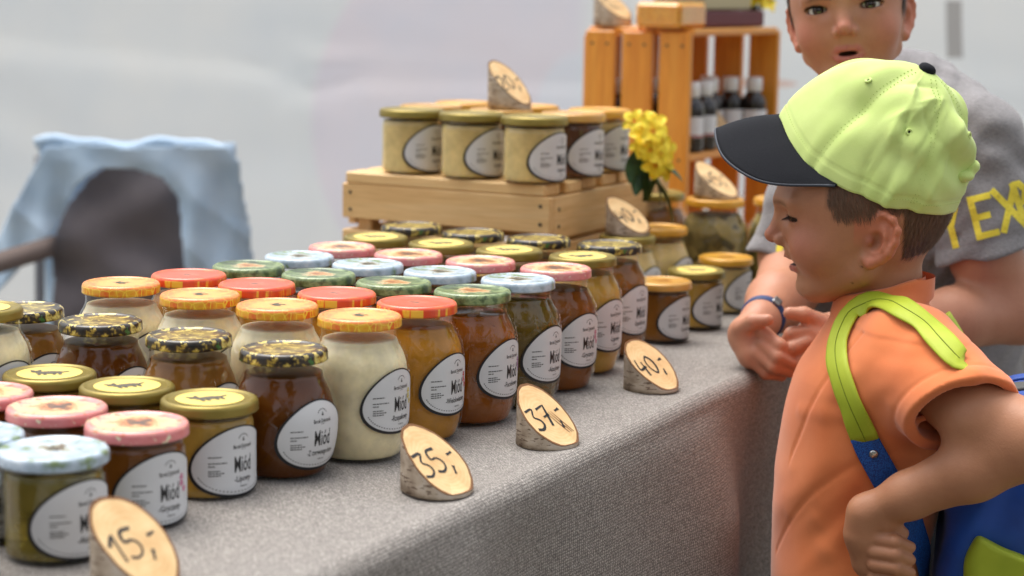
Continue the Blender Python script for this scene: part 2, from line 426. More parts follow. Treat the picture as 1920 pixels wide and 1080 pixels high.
PROF = {}                       # outer glass radius by height, and sizes, for each jar kind
KIND = dict(
    barrel=dict(p=[(.034, .0), (.0395, .0025), (.0440, .012), (.0470, .028), (.0480, .048), (.0484, .066), (.0481, .084), (.0466, .097), (.0430, .1075), (.0394, .1140), (.0378, .118), (.0376, .1300)], lid=(.041, .1290, .140), fill=.1195, zc=.061, a=.040, b=.0305, net='arc'),
    belly=dict(p=[(.033, .0), (.0375, .0025), (.0430, .012), (.0478, .030), (.0497, .048), (.0490, .062), (.0455, .078), (.0410, .090), (.0386, .0955), (.0378, .100), (.0378, .1100)], lid=(.0415, .1090, .120), fill=.1010, zc=.045, a=.042, b=.0320, net='dia'),
    straight=dict(p=[(.037, .0), (.0394, .0015), (.0404, .005), (.0405, .020), (.0405, .045), (.0405, .064), (.0402, .068), (.0390, .0705), (.0392, .0725), (.0402, .0735), (.0404, .0775)], lid=(.0440, .0760, .087), fill=.0725, zc=.036, a=.045, b=.0310, net=None))
def jar_ripple(net):
    def f(A, Z):
        g = lambda d, w: np.exp(-(d/w)**2)
        if net == 'dia':
            k = 9; u = A*k/(2*pi); q = Z/.030
            d1 = np.abs((u+q) % 1-.5); d2 = np.abs((u-q) % 1-.5)
            return .0011*np.maximum(g(d1, .030), g(d2, .030))*np.clip((Z-.012)/.01, 0, 1)*np.clip((.088-Z)/.008, 0, 1)
        k = 12; u = (A*k/(2*pi)) % 1-.5
        arc1 = Z-(.104-.010*(1-(2*u)**2)); arc2 = Z-(.090-.008*(1-(2*u)**2)); arc3 = Z-(.030+.007*(1-(2*u)**2)); arc4 = Z-(.018+.006*(1-(2*u)**2))
        v = np.abs(np.abs(u)-.5)*2*pi*.045/k*1.0
        r = np.maximum.reduce([g(arc1, .0011), g(arc2, .0011), g(arc3, .0011)*.8, g(arc4, .0011)*.7])
        vert = g(v, .0012)*(np.clip((Z-.086)/.004, 0, 1)*np.clip((.108-Z)/.004, 0, 1)+np.clip((.034-Z)/.004, 0, 1)*np.clip((Z-.012)/.004, 0, 1))
        return .0013*np.maximum(r, vert*.8)
    return f
MESH = {}
for k, d in KIND.items():
    sp = smooth_prof(d['p'], 90); d['sp'] = sp
    z_, r_ = sp[:, 1], sp[:, 0]; o_ = np.argsort(z_); d['R'] = (lambda zz, z_=z_[o_], r_=r_[o_]: np.interp(zz, z_, r_))
    nseg = 240 if d['net'] else 72
    sp2 = smooth_prof(d['p'], 110 if d['net'] else 44)
    pr = np.vstack([[(.0, .0012), (.026, .0012)], sp2]); V, F, _ = lathe(pr, nseg, jar_ripple(d['net']) if d['net'] else None)
    o = mesh_obj('glass', V, F, GLASS); MESH[k, 'glass'] = o.data; bpy.data.objects.remove(o)
    inset = .0013
    zz = np.linspace(.004, d['fill'], 40); rr = d['R'](zz)-inset
    pr = np.vstack([[(0, .0035), (rr[0]-.004, .0035)], np.stack([rr, zz], 1), [(rr[-1]-.002, d['fill']+.0003), (0, d['fill'])]])
    V, F, _ = lathe(pr, 64)
    o = mesh_obj('honey', V, F, HON['white']); MESH[k, 'honey'] = o.data; bpy.data.objects.remove(o)
    R, z0, z1 = d['lid']
    pr = [(R-.0022, z0+.0006), (R-.0004, z0), (R+.0003, z0+.0008), (R, z0+.0022), (R, z1-.0045), (R-.0005, z1-.0022), (R-.0018, z1-.0007), (R-.0036, z1), (R*.885, z1-.0001), (R*.86, z1-.0010), (R*.82, z1-.0015), (R*.5, z1-.0013), (R*.25, z1-.0012), (0, z1-.0012)]
    V, F, _ = lathe(pr, 64)
    o = mesh_obj('lid', V, F, None); MESH[k, 'lid'] = o.data; bpy.data.objects.remove(o)
    # label paper and rim, bent round the glass
    t = np.arange(72)*2*pi/72; rings = np.linspace(0, 1, 13)
    P2 = np.concatenate([egg(t, d['a']*s, d['b']*s) for s in rings[1:]]); P2 = np.vstack([[(0, 0)], P2])
    F = [(0, 1+i, 1+(i+1) % 72) for i in range(72)]
    for q in range(11): F += [(1+q*72+i, 1+(q+1)*72+i, 1+(q+1)*72+(i+1) % 72, 1+q*72+(i+1) % 72) for i in range(72)]
    def bend(P, off, d=d):
        P = np.asarray(P, float); z = d['zc']+P[:, 1]; r = d['R'](z)+off; ph = P[:, 0]/d['R'](d['zc'])
        return np.stack([r*np.cos(ph), r*np.sin(ph), z], 1)
    d['bend'] = bend
    o = mesh_obj('label', bend(P2, .0011), F, PAPER); MESH[k, 'label'] = o.data; bpy.data.objects.remove(o)
    P3 = np.vstack([egg(t, d['a']*.985, d['b']*.985), egg(t, d['a']*1.045, d['b']*1.05)-[.0004, .0006]])
    F = [(i, 72+i, 72+(i+1) % 72, (i+1) % 72) for i in range(72)]
    o = mesh_obj('label_border', bend(P3, .00125), F, INK); MESH[k, 'border'] = o.data; bpy.data.objects.remove(o)
def label_print(kind, name, line2=None):
    d = KIND[kind]; f = Flat()
    f.add(*text2d('Miód', .0195, .0150, .003, -.0030))
    nm = '-'+name+'-'
    f.add(*text2d(nm, min(.0330, .0024*len(nm)), .0056, .003, -.0165))
    f.add(*text2d('Barcak Dobrzanski', .0215, .0038, .003, .0130))
    f.add(*text2d(line2 or 'nektarowy', .0080, .0018, .003, -.0232))
    a = np.linspace(.15*pi, .85*pi, 12)
    for q in a[::1]: f.disc(.003+.0058*cos(q), .0180+.0058*sin(q), .0006, .0004, 6, q+pi/2)
    f.disc(.003, .0185, .0012, .0010, 8); f.disc(.003, .0203, .0007, .0007, 8); f.bar(.0005, .0100, .011*.45, .0003)
    g = Flat()
    for v, w in ((.0050, .012), (-.0005, .0165), (-.0032, .006), (-.0075, .0105), (-.0096, .0140), (-.0117, .0110)):
        u = -.0305; i = 0
        while u < -.0305+w:
            ww = [.0032, .0021, .0027, .0016][i % 4]; i += 1; g.bar(u, v, min(ww, -.0305+w-u), .0010); u += ww+.0005
    for q in np.linspace(1.16*pi, 1.78*pi, 26):
        p = egg(np.array([q]), d['a']*.90, d['b']*.90)[0]; g.disc(p[0], p[1], .00085, .00055, 6, q+pi/2)
    out = []
    for nme, fl, mt, off in (('print', f, INK, .00135), ('small_print', g, INKG, .00135)):
        o = mesh_obj(nme, d['bend'](fl.V, off), fl.F, mt, smooth=False); out.append(o.data); bpy.data.objects.remove(o)
    return out
def flower_print(kind):
    d = KIND[kind]; f = Flat()
    for q in range(3):
        cu, cv = .0185+.0028*cos(q*2.1), .0015+.0055*(q-1)
        for j in range(5): f.disc(cu+.0018*cos(j*1.257+q), cv+.0018*sin(j*1.257+q), .0016, .0009, 8, j*1.257+q)
    o = mesh_obj('flower_print', d['bend'](f.V, .00135), f.F, FLP['red'], smooth=False); me = o.data; bpy.data.objects.remove(o); return me
FLM = {k: flower_print(k) for k in KIND}
# dark emblem printed on the gold lids' yellow stickers (a squat animal-like mark), bees on others
def emblem_mesh(kind):
    R, z0, z1 = KIND[kind]['lid']; z = z1-.0005
    t = np.arange(40)*2*pi/40
    st = [(R*.70*cos(q), R*.70*sin(q), z-.0004) for q in t]; me1 = mesh_obj('sticker', st, [tuple(range(40))], STICKER, smooth=False)
    f = Flat(); s = R/.041
    f.disc(0, 0, .0125*s, .0058*s, 16); f.disc(-.0115*s, .0058*s, .0050*s, .0036*s, 12, .5); f.disc(-.0145*s, .0095*s, .0018*s, .0034*s, 8, .6); f.disc(-.0085*s, .0098*s, .0018*s, .0032*s, 8, -.3)
    for x in (-.009, -.004, .004, .009): f.disc(x*s, -.0065*s, .0017*s, .0048*s, 8)
    f.disc(.0140*s, .0020*s, .0040*s, .0016*s, 8, .5)
    V = [(x, y, z) for x, y in f.V]; me2 = mesh_obj('emblem', V, f.F, INKB, smooth=False)
    f = Flat(); f.disc(0, 0, .0058*s, .0030*s, 12); f.disc(.0064*s, 0, .0022*s, .0022*s, 10)
    for q in (.9, -.9): f.disc(-.001*s, .0045*s*np.sign(q), .0055*s, .0022*s, 10, q)
    me3 = mesh_obj('bee_print', [(x, y, z1-.0010) for x, y in f.V], f.F, INKB, smooth=False)
    out = [o.data for o in (me1, me2, me3)]
    for o in (me1, me2, me3): bpy.data.objects.remove(o)
    return out
EMB = {k: emblem_mesh(k) for k in KIND}
LIDM = {}
NAMES = dict(white='Rzepakowy', multi='Wielokwiatowy', amber='Faceliowy', acacia='Akacjowy', buck='Gryczany', linden='Lipowy', forest='Spadziowy', dark='Z czerwonego boru', darkl='Z czerwonego boru', olive='Akacjowy', brownc='Gryczany', sand='Lipowy', herb='Lipowy', herbl='Lipowy')
LP = {}
def sub(name, me, mat, parent):
    o = bpy.data.objects.new(name, me); COL.objects.link(o); o.parent = parent
    if mat is not None and (len(me.materials) == 0 or me.materials[0] is not mat):
        if len(me.materials) == 0: me.materials.append(mat)
        o.material_slots[0].link = 'OBJECT'; o.material_slots[0].material = mat
    return o
def jar(kind, hon, lid, a, o, z, label, group, turn=0.0, scale=1.0, has_label=True, flower=None, emblem=True):
    t = empty('honey_jar', T(a, o, z+.0008), TROTZ + turn); t.scale = (scale,)*3
    tag(t, label, 'honey jar', group)
    sub('glass', MESH[kind, 'glass'], GLASS, t)
    sub('honey', MESH[kind, 'honey'], HON[hon], t)
    if (kind, lid) not in LIDM: LIDM[kind, lid] = lid_mat(lid, KIND[kind]['lid'][2], KIND[kind]['lid'][0])
    t.children[-1].scale.z = random.uniform(.955, 1.0)
    l = sub('lid', MESH[kind, 'lid'], LIDM[kind, lid], t); l.rotation_euler.z = -turn - TROTZ + .35 + random.uniform(-.25, .25)
    if lid == 'gold' and emblem:
        sub('sticker', EMB[kind][0], STICKER, l); sub('emblem', EMB[kind][1], INKB, l)
    elif lid in ('comb', 'blue'): sub('bee_print', EMB[kind][2], INKB, l)
    if has_label:
        lb = sub('label', MESH[kind, 'label'], PAPER, t)
        sub('label_border', MESH[kind, 'border'], INK, lb)
        key = (kind, NAMES[hon])
        if key not in LP: LP[key] = label_print(kind, NAMES[hon])
        sub('print', LP[key][0], INK, lb); sub('small_print', LP[key][1], INKG, lb)
        if flower: sub('flower_print', FLM[kind], FLP[flower], lb)
    return t
ORD = ['nearest the cloth edge', 'second in from the cloth edge', 'third in from the cloth edge', 'innermost of its row']
LIDW = dict(comb='yellow honeycomb lid', orange='orange-red lid', green='green flowery lid', blue='pale blue lid', pink='pink flowery lid', gold='gold lid', black='black bee-pattern lid', yellow='yellow lid', tan='tan lid')
HONW = dict(white='creamy white', multi='cloudy amber', amber='clear orange-brown', acacia='clear olive', buck='brown', linden='pale golden', forest='light brown', dark='dark brown', darkl='amber brown', olive='clear yellow-green', brownc='chocolate brown', sand='sand coloured', herb='murky green', herbl='murky green')
LT = radians(-8)               # labels look out over the edge, a little back towards the aisle's near end
rows = [  # kind, lid, honeys by depth, a, o of the front jar, depth steps, flower
    ('straight', 'blue', ['olive', 'olive'], 1.155, -1.018, [(.004, -.092)], None),
    ('straight', 'pink', ['buck', 'buck', 'buck'], 1.262, -1.020, [(.012, -.098), (.024, -.194)], 'pink'),
    ('straight', 'gold', ['linden', 'linden', 'linden'], 1.372, -1.026, [(.004, -.097), (.010, -.195)], None),
    ('belly', 'black', ['dark', 'darkl', 'dark', 'darkl'], 1.463, -1.008, [(.008, -.116), (.024, -.238), (.038, -.352)], None),
    ('barrel', 'comb', ['white']*4, 1.559, -.985, [(.006, -.101), (.016, -.204), (.030, -.318)], 'yellow'),
    ('barrel', 'orange', ['multi']*4, 1.656, -.978, [(.004, -.099), (.008, -.203), (.020, -.302)], 'red'),
    ('barrel', 'green', ['amber']*4, 1.754, -.968, [(.003, -.099), (.006, -.198), (.014, -.298)], 'purple'),
    ('barrel', 'blue', ['acacia']*4, 1.852, -.965, [(.000, -.099), (.004, -.197), (.012, -.297)], None),
    ('barrel', 'pink', ['buck']*4, 1.951, -.968, [(.001, -.099), (.002, -.198), (.010, -.297)], 'pink'),
    ('barrel', 'gold', ['linden']*4, 2.055, -.984, [(-.001, -.099), (.003, -.197), (.008, -.296)], None),
    ('barrel', 'black', ['forest']*4, 2.172, -1.003, [(-.002, -.099), (.002, -.197), (.014, -.297)], None)]
SIZE = dict(straight='low straight jar', belly='round-bellied jar', barrel='tall barrel jar')
for kind, lid, hs_, a, o, st, fl in rows:
    for k, hn in enumerate(hs_):
        da, do = (0, 0) if k == 0 else st[k-1]
        jar(kind, hn, lid, a+da, o+do, 0, f'{SIZE[kind]} of {HONW[hn]} honey, {LIDW[lid]}, {ORD[k]}', 'honey jars in rows on the cloth', LT + random.uniform(-.13, .10), flower=fl)
jar('barrel', 'white', 'gold', 1.392, -1.316, 0, 'tall barrel jar of creamy white honey under a gold lid, behind low gold-lidded jars', 'honey jars in rows on the cloth', LT)
jar('straight', 'dark', 'blue', 1.046, -1.034, 0, 'low straight jar of dark brown honey under a pale blue lid', 'honey jars in rows on the cloth', LT, flower='pink')
# loose jars past the rows
G2 = 'jars grouped beyond the rows'
S2 = .90
jar('straight', 'forest', 'tan', 2.300, -.985, 0, 'low straight jar of light brown honey with a tan lid, next to tall black-lidded jar', G2, LT, S2)
jar('straight', 'linden', 'gold', 2.418, -.985, 0, 'low straight jar of pale golden honey with a gold lid beside the tan-lidded jar', G2, LT, S2)
jar('straight', 'sand', 'yellow', 2.560, -.998, 0, 'low straight jar of sand coloured honey with a yellow lid beside the gold-lidded jar', G2, LT+.1, S2)
jar('belly', 'sand', 'gold', 2.437, -1.098, 0, 'round-bellied jar of sand coloured honey carrying a price block on its gold lid', G2, LT, .96, emblem=False)
jar('belly', 'sand', 'yellow', 2.552, -1.098, 0, 'round-bellied jar of sand coloured honey with a yellow lid beside the pine crate', G2, LT, .96)
jar('barrel', 'forest', 'gold', 2.700, -1.170, 0, 'tall gold-lidded jar of light brown honey under the yellow flowers', G2, LT, 1.06, has_label=False, emblem=False)
jar('barrel', 'herb', 'yellow', 2.672, -1.062, 0, 'tall jar of murky green preserve carrying a price block on its yellow lid', G2, LT, 1.06, has_label=False)
jar('barrel', 'herbl', 'yellow', 2.738, -.980, 0, 'tall jar of yellow-green preserve with a yellow lid beside the orange crate', G2, LT, 1.06)

# ================================================================== wood
def wood_mat(name, c0, c1, c2, axis='Y', rough=.5, coat=0.0, sc=1.0):
    m = Mat(name, rough=rough, coat=coat, coatr=.2)
    s = {'X': (1.2, 22, 22), 'Y': (22, 1.2, 22), 'Z': (22, 22, 1.2)}[axis]
    oi = m.N('ObjectInfo'); v = m.coord('Object', s)
    add = m.N('VectorMath', operation='ADD'); m.l.new(v, add.inputs[0])
    cx = m.N('CombineXYZ'); m.l.new(m.math('MULTIPLY', oi.outputs['Random'], 60), cx.inputs[0]); m.l.new(m.math('MULTIPLY', oi.outputs['Random'], 37), cx.inputs[2]); m.l.new(cx.outputs[0], add.inputs[1])
    n = m.noise(add.outputs[0], 3.2*sc, 6, .62, .6); n2 = m.noise(add.outputs[0], 14*sc, 3)
    kn = m.voro(m.coord('Object', {'X': (3, 9, 9), 'Y': (9, 3, 9), 'Z': (9, 9, 3)}[axis]), 1.2)
    c = m.ramp(n, [(.25, c0), (.5, c1), (.75, c2)])
    c = m.mix(m.math('MULTIPLY', m.math('LESS_THAN', kn, .055), .6), c, tuple(x*.45 for x in c0))
    c = m.mix(.22, c, m.ramp(n2, [(.35, tuple(x*.6 for x in c0)), (.65, c2)]))
    c = m.mix(m.math('MULTIPLY', oi.outputs['Random'], .25), c, c0)
    m.set('col', c); m.bump(n2, .25, .0008); return m.m
PINE = {a: wood_mat('pine_'+a, srgb(212, 164, 102), srgb(232, 190, 128), srgb(242, 210, 156), a) for a in 'XYZ'}
OCH = {a: wood_mat('ochre_wood_'+a, srgb(206, 122, 32), srgb(232, 152, 46), srgb(242, 174, 70), a, .42, .25) for a in 'XYZ'}
NAILM = Mat('nail_steel', col=(.10, .08, .06), metal=.6, rough=.5).m
_nail = None
def nail(p, axis, parent):
    global _nail
    if _nail is None:
        o = MB().tube([(0, 0, 0), (0, 0, .0012)], .0026, 8).build('nail', NAILM); _nail = o.data; bpy.data.objects.remove(o)
    o = bpy.data.objects.new('nail', _nail); COL.objects.link(o); o.parent = parent; o.location = p
    o.rotation_euler = {'+X': (0, pi/2, 0), '-Y': (pi/2, 0, 0), '+Z': (0, 0, 0)}[axis]
    return o
def pine_crate():
    a0, a1, o0, o1, zt = 2.325, 2.735, -1.500, -1.165, .172
    ca, co = (a0+a1)/2, (o0+o1)/2; L, W = a1-a0, o1-o0
    t = empty('pine_crate', T(ca, co, .001), TROTZ); tag(t, 'low pale pine crate turned upside down, jars standing on its slats', 'crate')
    for sy, nm in ((-1, 'front'), (1, 'rear')):
        for z0, z1 in ((zt-.050, zt), (.055, .105), (.0, .040)):
            p = MB().box((0, 0, 0), (W, .014, z1-z0), bev=.0015).build('side_plank', PINE['X'], t); p.location = (0, sy*(L/2-.007), (z0+z1)/2)
            if sy < 0:
                for sx in (-1, 1):
                    for q in (.25, .75): nail((sx*(W/2-.014), -.0068, (z1-z0)*(q-.5)), '-Y', p)
    for sx in (-1, 1):
        for z0, z1 in ((zt-.060, zt-.001), (.055, .105), (.0, .040)):
            p = MB().box((0, 0, 0), (.014, L-.030, z1-z0), bev=.0015).build('end_plank', PINE['Y'], t); p.location = (sx*(W/2-.0075), 0, (z0+z1)/2)
            if sx > 0:
                for sy in (-1, 1):
                    for q in (.3, .7): nail((.0068, sy*(L/2-.030), (z1-z0)*(q-.5)), '+X', p)
        for sy in (-1, 1):
            p = MB().box((0, 0, 0), (.024, .024, zt-.002), bev=.002).build('corner_post', PINE['Z'], t); p.location = (sx*(W/2-.028), sy*(L/2-.028), (zt-.002)/2)
    n = 7; w = (L-.012*(n-1))/n
    for i in range(n):
        p = MB().box((0, 0, 0), (W-.012+random.uniform(-.006, .004), w, .016), bev=.002).build('top_slat', PINE['X'], t)
        p.location = (random.uniform(-.002, .002), -L/2+w/2+i*(w+.012), zt+.0085); p.rotation_euler.z = random.uniform(-.006, .006)
    return zt+.0165
CRZ = pine_crate()
G3 = 'jars on the pine crate'
SC3 = 1.06
J3 = [  # along, out, honey, lid
    (2.368, -1.420, 'sand', 'gold', 'left of three with gold lids'), (2.362, -1.318, 'sand', 'gold', 'middle'), (2.356, -1.216, 'sand', 'gold', 'corner'),
    (2.456, -1.206, 'brownc', 'tan', ''), (2.556, -1.212, 'sand', 'yellow', ''),
    (2.456, -1.440, 'brownc', 'tan', ''), (2.456, -1.322, 'brownc', 'tan', ''), (2.556, -1.330, 'sand', 'yellow', ''), (2.560, -1.440, 'sand', 'yellow', '')]
TXT3 = ['straight jar of sand coloured honey at the back-wall end of the crate\'s front slat', 'straight jar of sand coloured honey in the middle of the crate\'s front slat',
        'straight jar of sand coloured honey at the crate corner nearest the aisle', 'straight jar of chocolate brown honey behind the crate corner jar',
        'straight jar of sand coloured honey with yellow lid next to the yellow flowers', 'straight tan-lidded jar of chocolate brown honey behind the tent-side crate jar',
        'straight tan-lidded jar of chocolate brown honey carrying the 20 price block', 'straight yellow-lidded jar behind the 20 price block on the crate', 'straight yellow-lidded jar at the rear tent-side corner of the crate top']
for (a, o, hn, ld, _), lab in zip(J3, TXT3):
    jar('straight', hn, ld, a, o+.010, CRZ, lab, G3, LT, SC3, emblem=False)

# ---- price blocks: short birch logs sawn off at a slant with hand-written prices
BARK = Mat('birch_bark', rough=.85)
_c = BARK.coord('Object'); _l = BARK.noise(BARK.coord('Object', (1, 1, 5)), 60, 3, .6); _b = BARK.noise(_c, 45, 5)
BARK.set('col', BARK.mix(BARK.math('LESS_THAN', _l, .40), BARK.ramp(_b, [(.3, srgb(128, 108, 88)), (.55, srgb(186, 170, 150)), (.75, srgb(206, 196, 182))]), srgb(108, 88, 72))); BARK.bump(_b, .8, .002)
CUT = Mat('sawn_wood', rough=.6); _c = CUT.coord('Object'); _n = CUT.noise(CUT.coord('Object', (1, 1, 1)), 50, 4); _w = CUT.N('TexWave', wave_type='RINGS', rings_direction='Z'); CUT.l.new(_c, _w.inputs['Vector']); _w.inputs['Scale'].default_value = 90; _w.inputs['Distortion'].default_value = 4; _w.inputs['Detail'].default_value = 2
CUT.set('col', CUT.mix(.14, CUT.ramp(_n, [(.3, srgb(204, 162, 108)), (.6, srgb(222, 188, 136)), (.8, srgb(228, 200, 154))]), CUT.ramp(_w.outputs['Fac'], [(0, srgb(206, 162, 104)), (1, srgb(238, 212, 168))])))
BRIM = Mat('bark_rim', col=srgb(120, 82, 50), rough=.9).m
CRK = Mat('wood_crack', col=srgb(116, 76, 44), rough=.9).m
def spl(p, n=16): return curve_pts([(x, y, 0) for x, y in p], n)[:, :2]
DIG = {'1': [[(0, .62), (.28, 1), (.28, 0)]], '5': [[(.55, 1), (.12, .97), (.10, .60), (.34, .62), (.54, .40), (.46, .10), (.22, 0), (0, .10)]],
       '3': [[(.04, .98), (.50, 1), (.28, .62), (.50, .44), (.54, .20), (.30, 0), (.0, .08)]], '7': [[(.02, .92), (.55, 1), (.24, 0)], [(.12, .48), (.5, .54)]],
       '4': [[(.14, 1), (.02, .44), (.56, .50)], [(.44, .80), (.36, 0)]], '0': [[(.3, 1), (.06, .75), (.04, .3), (.28, 0), (.5, .28), (.52, .72), (.3, 1)]],
       '2': [[(.04, .78), (.26, 1), (.50, .78), (.36, .46), (.02, .02), (.56, .04)]], ',': [[(.14, .08), (.0, -.26)]], '-': [[(0, .56), (.30, .60)]]}
def price_block(text, a, o, z, label, rz=0.0, r=.0335, h=.046, slope=.80, size=.026, seed=0, cracks=False, weight=.0027):
    rg = random.Random(seed+3)
    t = empty('price_block', T(a, o, z+.0008), TROTZ+rz); tag(t, label, 'price sign', 'birch price blocks')
    n = 40; ph = [2*pi*k/n for k in range(n)]
    rr = [r*(1+.05*sin(2*q+seed)+.03*sin(3*q+seed*2)+rg.uniform(-.012, .012)) for q in ph]
    zt = lambda x: max(.0035, h/2+.001 - slope*(x-.004))
    rings = [0, .25, .5, .75, 1]
    V = []
    for f in rings:
        for q, ri in zip(ph, rr):
            ri2 = ri*(1+rg.uniform(-.010, .010)); x, y = ri2*cos(q), ri2*sin(q); V.append((x, y, f*(zt(ri*cos(q)))))
    F = [(i*n+k, i*n+(k+1) % n, (i+1)*n+(k+1) % n, (i+1)*n+k) for i in range(len(rings)-1) for k in range(n)] + [tuple(range(n-1, -1, -1))]
    mesh_obj('bark', V, F, BARK.m, t, smooth=True)
    Vt = []; Ft = []
    fr = [1.0, .93, .6, .3]
    for f in fr:
        for q, ri in zip(ph, rr): x, y = ri*f*cos(q), ri*f*sin(q); Vt.append((x, y, zt(x)+.0006))
    Vt.append((0, 0, zt(0)+.0006))
    Fr = [(k, (k+1) % n, n+(k+1) % n, n+k) for k in range(n)]
    Fi = [(i*n+k, i*n+(k+1) % n, (i+1)*n+(k+1) % n, (i+1)*n+k) for i in range(1, 3) for k in range(n)] + [(3*n+k, 3*n+(k+1) % n, 4*n) for k in range(n)]
    mesh_obj('sawn_face', Vt, Fr+Fi, None, t, smooth=False, mats=[BRIM, CUT.m], midx=[0]*len(Fr)+[1]*len(Fi))
    f = Flat(); x = 0
    adv = {'1': .5, ',': .25, '-': .45}
    wid = sum(adv.get(c, .72) for c in text)
    for c in text:
        for st in DIG[c]:
            P = spl(st, 18 if len(st) > 3 else 10) if len(st) > 2 and c not in '17' else np.array([np.array(st[i])*(1-u)+np.array(st[i+1])*u for i in range(len(st)-1) for u in np.linspace(0, 1, 6)][:])
            keep = [0]+[i for i in range(1, len(P)) if np.linalg.norm(P[i]-P[i-1]) > 1e-6]; P = P[keep]
            P = (P+[x-wid/2, -.5])*size
            P[:, 1] += .08*P[:, 0]
            f.stroke(P, weight*(1+.25*np.sin(np.linspace(0, 5, len(P))+seed)))
        x += adv.get(c, .72)
    sl = math.hypot(1, slope)
    def onf(u, v, off=.0011): xx = -v/sl+.000; return (xx, u, zt(xx)+off)
    mesh_obj('price', [onf(u, v) for u, v in f.V], f.F, INK, t, smooth=False)
    if cracks:
        g = Flat()
        for k, (u0, u1) in enumerate(((.002, .012), (.006, .016), (.010, .019))): g.stroke(np.array([(u0, .004), ((u0+u1)/2, -.012), (u1, -.026)]), np.array([.0004, .0016, .0010]))
        mesh_obj('crack', [onf(u, v, .0009) for u, v in g.V], g.F, CRK, t, smooth=False)
    return t
FZ = radians(-9)
price_block('15,-', 1.120, -.908, 0, 'birch price block reading 15 before the pale blue lidded jar', FZ, seed=1, h=.058, r=.033, slope=.9)
price_block('35,-', 1.482, -.852, 0, 'birch price block reading 35 before the creamy white honey jar', FZ, seed=2)
price_block('37,-', 1.700, -.850, 0, 'birch price block reading 37 with long cracks in its sawn face', FZ, seed=3  , cracks=True)
price_block('40,-', 2.004, -.868, 0, 'birch price block reading 40 on the cloth before the black-lidded jar', FZ, seed=4)
BZ = .120*.96
price_block('40,-', 2.437, -1.098, BZ, 'birch price block resting on a round jar\'s gold lid by the pine crate', FZ, seed=5, r=.031)
price_block('45,-', 2.672, -1.062, .140*1.06, 'birch price block resting on a tall yellow-lidded jar by the orange crate', FZ, seed=6, r=.032)
price_block('20,-', 2.462, -1.302, CRZ+.087*SC3, 'birch price block reading 20 on top of the crate jars', FZ, seed=7, h=.066, r=.030, slope=1.0)

# ---- tall ochre crate standing on end, medicine bottles on its shelf
C2A, C2O, C2R, C2H, C2W, C2L = 2.965, -1.232, radians(-4), .390, .200, .365
c2c = T(C2A, C2O, .001)
def ochre_crate():
    t = empty('ochre_crate', c2c, TROTZ+C2R); tag(t, 'tall orange-stained wooden crate standing on end with a shelf of bottles', 'crate')
    # local: x out (opening at x = 0), y along; body occupies x in [-C2W, 0], y in [0, C2L]
    th = .012
    def plank(name, c, d, ax): p = MB().box((0, 0, 0), d, bev=.002).build(name, OCH[ax], t); p.location = c; return p
    n = 3; gap = .014; w = (C2W-gap*(n-1))/n
    for y in (th/2, C2L-th/2):
        for i in range(n):
            p = plank('end_slat', (-C2W+w/2+i*(w+gap), y, C2H/2-.003), (w, th, C2H-.006), 'Z')
            if y < .1:
                for z in (C2H/2-.025, -.02):
                    for s in (-.25, .25): nail((s*w, -th/2+.0002, z), '-Y', p)
    for k, z in enumerate((th/2, .176, C2H-th/2)):
        for i in range(2):
            ww = C2W/2-.004
            plank('shelf_board' if k == 1 else ('top_board' if k == 2 else 'bottom_board'), (-C2W+ww/2+i*(ww+.008), C2L/2, z), (ww, C2L-2*th-.002, th), 'Y')
    nb = 5; g2 = .022; wb = (C2L-2*th-g2*(nb-1)-.004)/nb
    for i in range(nb): plank('back_slat', (-C2W-.006, th+.002+wb/2+i*(wb+g2), C2H/2), (th*.8, wb, C2H-.03), 'Z')
    return t
ochre_crate()
def c2(x, y, z):
    r = TROTZ+C2R; return Vector((c2c.x+x*cos(r)-y*sin(r), c2c.y+x*sin(r)+y*cos(r), TZ+.001+z))
def bottle_proto():
    t = empty('bottle', (0, 0, 0)); amber = Mat('brown_glass', col=(.012, .006, .004), rough=.08, coat=.5, coatr=.05).m
    pr = smooth_prof([(.017, 0), (.019, .002), (.0195, .010), (.0195, .060), (.0190, .066), (.0150, .074), (.0105, .079), (.0098, .084)], 30)
    V, F, _ = lathe(np.vstack([[(0, .001)], pr, [(0, .084)]]), 28); mesh_obj('body', V, F, amber, t)
    V, F, _ = lathe([(.0118, .080), (.0125, .0808), (.0125, .100), (.0118, .1015), (0, .1018)], 24, lambda A, Z: .0003*np.cos(A*24)*(Z > .0806)*(Z < .1005)); mesh_obj('cap', V, F, Mat('white_cap', col=(.8, .8, .79), rough=.4).m, t)
    ph = np.linspace(-1.25, 1.25, 15); V = [(.0207*cos(q), .0207*sin(q), z) for z in (.022, .052) for q in ph]
    l = mesh_obj('label', V, [(i, i+1, 16+i, 15+i) for i in range(14)], Mat('bottle_paper', col=(.72, .72, .74), rough=.5).m, t)
    f = Flat()
    for k, (v, w) in enumerate(((.046, .018), (.041, .024), (.036, .020), (.031, .022))): f.bar(-w/2, v, w, .0014)
    V = [(.02085*cos(u/.02), .02085*sin(u/.02), v) for u, v in f.V]; mesh_obj('print', V, f.F, INKG, l, smooth=False)
    V = [(.02080*cos(q), .02080*sin(q), z) for z in (.0225, .0255) for q in ph]; mesh_obj('stripe', V, [(i, i+1, 16+i, 15+i) for i in range(14)], Mat('red_stripe', col=srgb(170, 90, 80)).m, l, smooth=False)
    return t
bp_ = bottle_proto(); first = True
for (x, y) in [(-.024, .058), (-.026, .112), (-.070, .060), (-.115, .045), (-.160, .050), (-.075, .235), (-.062, .292), (-.028, .318), (-.110, .300), (-.130, .150)]:
    b = bp_ if first else copy_tree(bp_); first = False
    b.scale = (1.16,)*3; b.location = c2(x, y, .1825); b.rotation_euler.z = -1.45+random.uniform(-.3, .3)
    tag(b, 'small brown glass bottle with white screw cap on the orange crate\'s shelf', 'bottle', 'bottles on the crate shelf')
